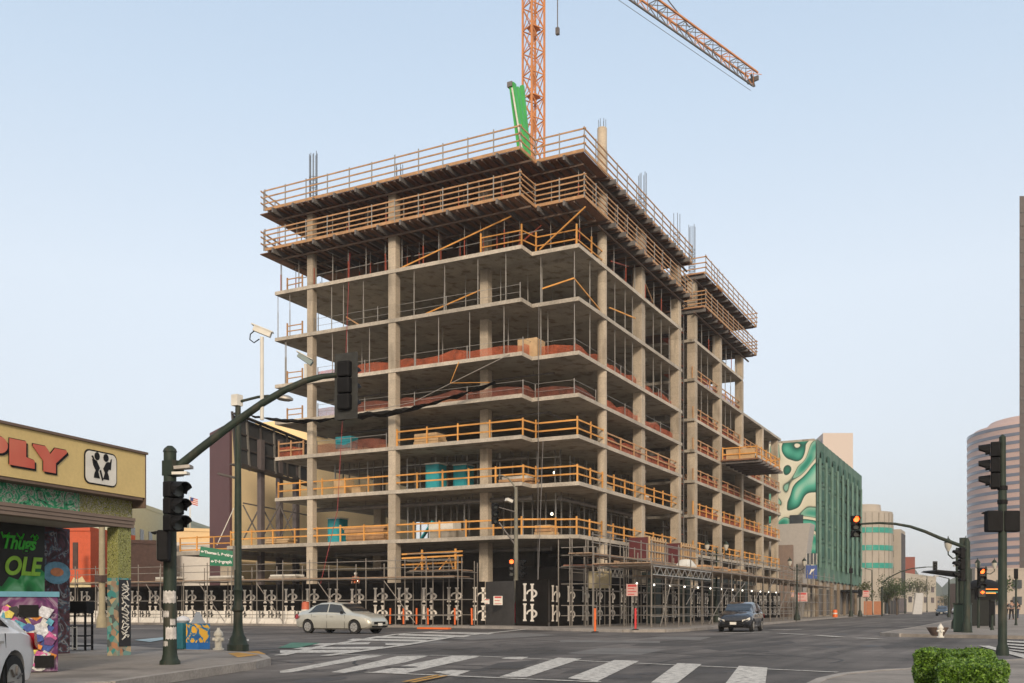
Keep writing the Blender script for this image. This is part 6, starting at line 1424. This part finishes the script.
# striped round tower
T = thing('striped_tower','large rounded office tower with pink and blue grey stripes at the right edge','building',(*A(1040,430),0))
c_ = A(1051,430); rad = 33.5; pk = mat('pink_granite',(.52,.36,.31),.7,var=.05,scale=.05); gl = mat('tower_glass',(.13,.15,.20),.25,var=.1,scale=.1)
zt_ = Zat(421,400); sp_ = zt_/23.0
MB().lathe(c_[0],c_[1],[(rad,0),(rad,zt_)],64).build('shaft', pk, T)
MB().lathe(c_[0],c_[1],[(rad-1,zt_+.01),(rad-2.5,zt_+2),(rad-7,zt_+3.2),(rad-9,zt_+5.5)],64).build('stepped_crown', pk, T)
for i in range(23): z = 2.4+i*sp_; MB().lathe(c_[0],c_[1],[(rad+.12,z),(rad+.12,z+sp_*.4)],64).build('window_band', gl, T)
p = A(1019.5,300); T = thing('dark_tower','dark slender tower just entering the right edge','building',(p[0],p[1],0)); q = A(1075,300); P1 = Vector((*p,0)); P2_ = Vector((*q,0))
MB().prism([(P1.x,P1.y),(P2_.x,P2_.y),(P2_.x+FW.x*30,P2_.y+FW.y*30),(P1.x*1.08,P1.y*1.08)],0,Zat(196,300)).build('shaft', mat('dark_curtain_wall',(.06,.045,.04),.35,var=.15), T)
for i in range(30): z = 4+i*4.1; MB().bar(P1+Z*z-FW*.1+SR*.1,P2_+Z*z-FW*.1,.2,.9).build('spandrel', bst, T)
# ---- trees
bark = mat('bark',(.10,.075,.055),.9,var=.25,scale=3); leafm = [mat('leaf_mid',(.055,.085,.03),.7,var=.35,scale=.8), mat('leaf_olive',(.08,.09,.035),.7,var=.35,scale=.8)]
def tree(a, b, h, cr, label, lm=0, n=1800, ls=.32, group=None, thin=.0, z0=.14):
    t = thing('street_tree', label, 'tree', (a,b,z0), 0, group); k = MB(); rnd = random.Random(int(a*7+b))
    k.path([(a,b,z0),(a+.1,b,z0+h*.25),(a,b+.1,z0+h*.45)],.16*h/6,8,.1*h/6); tips = []
    for i in range(7):
        an = i*2.4+rnd.random(); r_ = cr*(.35+.5*rnd.random()); zt2 = z0+h*(.5+.42*rnd.random()); e = Vector((a+r_*math.cos(an),b+r_*math.sin(an),zt2)); k.path([(a,b,z0+h*.35+i*.03*h),Vector((a,b,z0+h*.5)).lerp(e,.5),e],.07*h/6,5,.02); tips.append(e)
    k.build('trunk', bark, t)
    tips.append(Vector((a,b,z0+h*.8))); c = MB()
    for i in range(n):
        tp = tips[i%len(tips)]; rr_ = cr*.5*rnd.random()**.4; d_ = Vector((rnd.gauss(0,1),rnd.gauss(0,1),rnd.gauss(0,.8))).normalized()*rr_; p_ = tp+d_; u = Vector((rnd.gauss(0,1),rnd.gauss(0,1),rnd.gauss(0,1))).normalized()*ls*rnd.uniform(.5,1); v_ = u.cross(Vector((rnd.gauss(0,1),rnd.gauss(0,1),rnd.gauss(0,1)))).normalized()*ls*.5
        c.add([p_-u*.5,p_+v_*.5,p_+u*.5,p_-v_*.5],[(0,1,2,3)])
    c.build('crown', leafm[lm], t)
q = A(897,150); tree(q[0],q[1],5.6,2.6,'bushy dark street tree before the cream low building',0)
q = A(889,165); tree(q[0],q[1],4.6,1.9,'smaller street tree beside the round fronted building',1)
q = A(919,210); tree(q[0],q[1],7.2,3.2,'feathery pale street tree farther down the street',1,n=1300)
q = A(946,330); tree(q[0],q[1],5,3,'distant tree at the end of the street',1,n=700,ls=.5)
q = A(1001,72); tree(q[0],q[1],3.4,1.2,'small dark tree behind the people on the right pavement',0,n=600,ls=.22)
q = A(867,140); tree(q[0],q[1],5.2,1.5,'thin street tree in front of the round fronted building',1,n=600)
# signal far down the street
q = A(882,128); T = thing('traffic_signal','distant signal mast with a rising arm before the street trees','traffic signal',(q[0],q[1],.14)); MB().tube((q[0],q[1],.14),(q[0],q[1],4.0),.12,8).build('pole', polegreen, T)
pts = []
for x, y in ((882,583),(890,577),(900,572),(912,568.5),(926,567)): w2 = A(x,128); pts.append((w2[0],w2[1],Zat(y,128)))
MB().path(pts,.08,6).build('arm', polegreen, T); w2 = A(935,128); signal_head(T,(w2[0],w2[1],Zat(567,128)),(-FW),h=1.2,back=True)
MB().bar(pts[-1],(w2[0],w2[1],Zat(567,128)),.1).build('arm_tip', polegreen, T)
for x, Y_, l in ((851,118,'dark pole below the green netting'),(860,122,'slim dark signal post beside the notice far down the pavement')): 
    w2 = A(x,Y_); t = thing('lamp_post', l, 'pole', (w2[0],w2[1],.14)); MB().lathe(w2[0],w2[1],[(.3,.14),(.2,.8),(.1,1),(.09,6.2 if x == 851 else 3.4)],8).build('shaft', polegreen, t); MB().box(w2[0]-.2,w2[0]+.2,w2[1]-.2,w2[1]+.2,(5.4 if x == 851 else 2.6),(6.0 if x == 851 else 3.5)).build('head', blackp, t)
for i, (x, Y_, h_, l) in enumerate(((872,150,7,'tall dark lamp pole in front of the round fronted building'),(905,185,8,'thin pale pole among the street trees'),(927,240,9,'distant thin pole right of the feathery tree'),(949,110,4.5,'slim dark pole left of the right signal mast'),(971,95,5,'slim dark pole just right of the right signal mast'))):
    w2 = A(x,Y_); t = thing('lamp_post', l, 'pole', (w2[0],w2[1],.14)); MB().lathe(w2[0],w2[1],[(.2,.14),(.12,.8),(.08,h_)],8).build('shaft', polegreen, t); e_ = Vector((w2[0],w2[1],h_)); MB().bar(e_,e_-SR*1.2+Z*.3,.08).build('arm', polegreen, t); MB().bar(e_-SR*1.2+Z*.3,e_-SR*1.7+Z*.3,.25,.12).build('luminaire', steel, t)
# leaning white hoarding panels
p = Vector((*A(912,165),0)); T = thing('white_site_screen','pale leaning site screen on the left of the far street','screen',tuple(p)); k = MB(); k.flatpoly([(0,0),(2.0,0),(2.3,3.6),(.6,3.6)], p+Z*.15, SR*.9+FW*.2, Z, .1); k.build('screen', mat('screen_white',(.5,.5,.5),.7,var=.08), T); MB().bar(p+Z*.15-FW*.2,p+Z*3.7+SR*.6-FW*.2,.1).build('frame', steel, T)
p = Vector((*A(890,160),0)); T = thing('black_mesh_fence','dark mesh fence under the trees of the far pavement','fence',tuple(p)); MB().bar(p+Z*1.3,p+SR*3.4+FW*5+Z*1.3,.08,2.3).build('mesh', MATS['grey_gate_mesh'], T); 
for i in range(4): c9 = p+(SR*3.4+FW*5)*(i/3)-FW*.1; MB().bar(c9+Z*.14,c9+Z*2.6,.08).build('post', steel_d, T)
for x, Y_, l in ((868,128,'left'),(878,132,'right')): q = A(x,Y_); o = MB().bar((q[0],q[1],.3),(q[0],q[1],2.1),1.0,.5).build('site_hoarding', mat('orange_panel_m',(.45,.19,.1),.7,var=.1), loc=(q[0],q[1],.3)); tag(o,'orange boarded hoarding at the foot of the round fronted building, '+l+' of two','hoarding')
a, b = G(835,619.5,.14); a, b = A(835,112); t = thing('traffic_barrel','orange and white striped traffic barrel at the far kerb','traffic barrel',(a,b,.14)); MB().lathe(a,b,[(.3,.14),(.28,.5),(.25,.9),(.2,1.0)],10).build('barrel', MATS['safety_orange'], t); MB().lathe(a,b,[(.285,.5),(.275,.65)],10).build('reflective_band', white_pt, t)
a, b = A(305.5,66); a = 50.8; b = onA(306,a); t = thing('traffic_barrel','orange traffic barrel half hidden behind the silver sedan','traffic barrel',(a,b,.14)); MB().lathe(a,b,[(.34,.14),(.32,.6),(.28,1.5),(.2,1.62)],10).build('barrel', mat('faded_orange',(.5,.12,.06),.6,var=.1), t); MB().lathe(a,b,[(.315,.9),(.305,1.1)],10).build('reflective_band', white_pt, t)
# ---- hedge
def hedge(label, p0, W2, dp, z1, seed, n):
    rnd = random.Random(seed); SR = Vector((0,-1,0)); FW = Vector((1,0,0)); p0 = Vector((*p0,0)); p1 = p0+SR*W2
    t = thing('box_hedge', label, 'hedge', tuple(p0+Z*.14)); 
    core = MB(); core.add([p0+SR*.06+FW*.06+Z*.14,p1-SR*.06+FW*.06+Z*.14,p1-SR*.06+FW*(dp-.06)+Z*.14,p0+SR*.06+FW*(dp-.06)+Z*.14]+[p0+SR*.06+FW*.06+Z*(z1-.07),p1-SR*.06+FW*.06+Z*(z1-.07),p1-SR*.06+FW*(dp-.06)+Z*(z1-.07),p0+SR*.06+FW*(dp-.06)+Z*(z1-.07)],[(0,3,2,1),(4,5,6,7),(0,1,5,4),(1,2,6,5),(2,3,7,6),(3,0,4,7)])
    core.build('twigs', mat('hedge_twigs',(.02,.025,.01),.95,var=.4,scale=12), t)
    sets = [MB(), MB()]
    for i in range(n):
        face = rnd.choice((0,0,0,1,1,2,3)); u = rnd.random(); v = rnd.random(); ins = abs(rnd.gauss(0,.03))-.015
        lump = .014*math.sin(u*9+seed)+.012*math.sin(v*13+u*5)-0*(1 if face == 0 else (v > .5))
        if face == 0: c = p0+SR*W2*u+FW*dp*v+Z*(z1-ins+lump)
        elif face == 1: c = p0+SR*W2*u+FW*(ins-lump)+Z*(.14+(z1-.14)*v)
        elif face == 2: c = p0+SR*(ins-lump)+FW*dp*u+Z*(.14+(z1-.14)*v)
        else: c = p0+SR*(W2-ins+lump)+FW*dp*u+Z*(.14+(z1-.14)*v)
        stray = rnd.random() < .03; c = c + (Z*.04*rnd.random() if stray and face == 0 else Z*0); L2 = rnd.uniform(.010,.024); u_ = Vector((rnd.gauss(0,1),rnd.gauss(0,1),rnd.gauss(.4,1))).normalized()*L2; w_ = u_.cross(Vector((rnd.gauss(0,1),rnd.gauss(0,1),rnd.gauss(0,1)))).normalized()*L2*.6
        sets[0 if rnd.random() < .6 else 1].add([c-u_,c+w_,c+u_,c-w_],[(0,1,2,3)])
    o = sets[0].build('foliage', mat('hedge_leaf',(.055,.12,.012),.55,var=.35,scale=9), t); sets[1].build('new_growth', mat('hedge_leaf_bright',(.14,.255,.025),.5,var=.3,scale=9), t)
hedge('clipped green box hedge block at the left, set back behind the nearer one', A(915,11.5), .80, 1.2, .66, 1, 28000)
hedge('clipped green box hedge block nearest the lower right corner', A(938,9.6), .58, 1.7, .62, 2, 28000)
# ---- people
def person(a, b, z, heading, shirt, trou, label, skin=(.35,.2,.14), hair=(.02,.015,.01), stride=.18, vest=None, hat=None):
    t = thing('person', label, 'person', (0,0,0))
    def skinmesh(name, pts, edges, rad, mt, sub=1):
        me = bpy.data.meshes.new(name); me.from_pydata(pts, edges, []); o = bpy.data.objects.new(name, me); C.objects.link(o)
        md = o.modifiers.new('s','SKIN'); sv = me.skin_vertices[0].data if len(me.skin_vertices) else None
        if sv is None: return None
        for i, r_ in enumerate(rad): sv[i].radius = (r_, r_*.85)
        sv[0].use_root = True; ss = o.modifiers.new('u','SUBSURF'); ss.levels = sub; ss.render_levels = sub
        dg_ = bpy.context.evaluated_depsgraph_get(); dg_.update(); nm = bpy.data.meshes.new_from_object(o.evaluated_get(dg_)); bpy.data.objects.remove(o)
        nm.materials.clear(); nm.materials.append(mt)
        for p_ in nm.polygons: p_.use_smooth = True
        n_ = bpy.data.objects.new(name, nm); C.objects.link(n_); n_.parent = t; ROOTM[n_.name] = Matrix(); return n_
    s_ = stride
    P3_ = [(0,0,.95),(0,0,1.15),(0,0,1.38),(0,0,1.5),(.01,0,1.62),(0,.19,1.40),(0,-.19,1.40),(-.06,.24,1.12),(.08,-.24,1.12),(.04,.25,.88),(.16,-.23,.90),(0,.1,.9),(0,-.1,.9),(s_*.5,.1,.5),(-s_*.4,-.1,.5),(s_,.1,.07),(-s_,-.1,.09),(s_+.17,.1,.04),(-s_+.17,-.1,.05)]
    E_ = [(0,1),(1,2),(2,3),(3,4),(2,5),(2,6),(5,7),(6,8),(7,9),(8,10),(0,11),(0,12),(11,13),(12,14),(13,15),(14,16),(15,17),(16,18)]
    me = bpy.data.meshes.new('b'); 
    rad = [.14,.12,.14,.06,.10,.06,.06,.045,.045,.035,.035,.09,.09,.065,.065,.045,.045,.04,.04]
    def mk(name, idx, extra, mt):
        mp = {v: i for i, v in enumerate(idx)}; ed = [(mp[x],mp[y]) for x,y in E_ if x in mp and y in mp]
        me = bpy.data.meshes.new(name); me.from_pydata([P3_[i] for i in idx], ed, []); o = bpy.data.objects.new(name, me); C.objects.link(o); o.modifiers.new('s','SKIN')
        if not me.skin_vertices:
            bm_ = bmesh.new(); bm_.from_mesh(me); bm_.verts.layers.skin.verify(); bm_.to_mesh(me); bm_.free()
        sv = me.skin_vertices[0].data
        for i, v in enumerate(idx): sv[i].radius = (rad[v]+extra, (rad[v]+extra)*(.8 if v < 3 else 1))
        sv[0].use_root = True; ss = o.modifiers.new('u','SUBSURF'); ss.levels = 2; ss.render_levels = 2
        dg_ = bpy.context.evaluated_depsgraph_get(); dg_.update(); nm = bpy.data.meshes.new_from_object(o.evaluated_get(dg_)); bpy.data.objects.remove(o)
        nm.materials.clear(); nm.materials.append(mt)
        for p_ in nm.polygons: p_.use_smooth = True
        n_ = bpy.data.objects.new(name, nm); C.objects.link(n_); n_.parent = t; return n_
    mk('body', list(range(19)), 0, mat('skin_%s' % str(skin), skin, .6, var=.05))
    mk('jacket', [0,1,2,5,6,7,8], .018, shirt); mk('trousers', [0,11,12,13,14,15,16], .014, trou)
    h = MB().lathe(-.015,0,[(.09,1.60),(.115,1.66),(.11,1.72),(.06,1.76)],12).build('hair' if not hat else 'hard_hat', hat or mat('hair_dark', hair, .8, var=.1), t)
    t.location = (a,b,z); t.rotation_euler = (0,0,heading); return t
dk = mat('cloth_black',(.015,.015,.018),.9,var=.1); dn = mat('cloth_denim',(.04,.05,.08),.9,var=.1); gr_ = mat('cloth_grey',(.12,.12,.13),.9,var=.1)
for x, Y_, s1, s2, l, hd_ in ((1006,88,dk,dk,'person in black walking on the right pavement, leftmost of three',R(150)),(1011.5,86,gr_,dk,'person in a grey jacket walking between two others on the right pavement',R(20)),(1017,92,dk,dn,'person in black top and blue jeans on the right pavement near the edge',R(170))):
    q = A(x,Y_); person(q[0],q[1],.14,hd_,s1,s2,l)
vest = mat('cloth_orange',(.6,.12,.03),.8,var=.1); q = A(355.5,69); person(q[0],q[1],1.95,R(200),vest,dn,'site worker in an orange vest and pale hard hat behind the left hoarding',hat=white_pt)
o = MB().box(q[0]-1.5,q[0]+1.5,q[1]-2,q[1]+2,1.75,1.945).build('work_stage', plank, loc=(q[0],q[1],1.8)); tag(o,'plank work stage the site worker stands on','stage')
k = o
for dx_ in (-1.3,1.3):
    l_ = MB().box(q[0]+dx_-.05,q[0]+dx_+.05,q[1]-1.8,q[1]+1.8,.15,1.745).build('trestle_leg', steel_d); l_.parent = o; l_.matrix_parent_inverse = Matrix.Translation((-q[0],-q[1],-1.8))
# overhead wires
# right pavement small objects
for x, Y_, h_, l in ((992,47,1.5,'short dark bollard post between the cabinet and the near signal post'),(1016,60,3.6,'dark signal post beside the people at the right edge')):
    q = A(x,Y_); t = thing('post', l, 'post', (q[0],q[1],.14)); MB().lathe(q[0],q[1],[(.1,.14),(.06,.3),(.055,h_)],8).build('shaft', polegreen, t); MB().box(q[0]-.12,q[0]+.12,q[1]-.12,q[1]+.12,h_-.6,h_+.01).build('head', blackp, t)
hz_m = bpy.data.materials.new('haze_air'); hz_m.use_nodes = True; N = hz_m.node_tree.nodes; N.remove(N['Principled BSDF'])
pv = N.new('ShaderNodeVolumePrincipled'); pv.inputs['Color'].default_value = (.93,.95,1,1); pv.inputs['Density'].default_value = (.0003); hz_m.node_tree.links.new(pv.outputs[0], N['Material Output'].inputs['Volume'])
o = MB().box(-520,1560,-1400,1560,-1.2,96).build('haze', hz_m); o['kind'] = 'stuff'
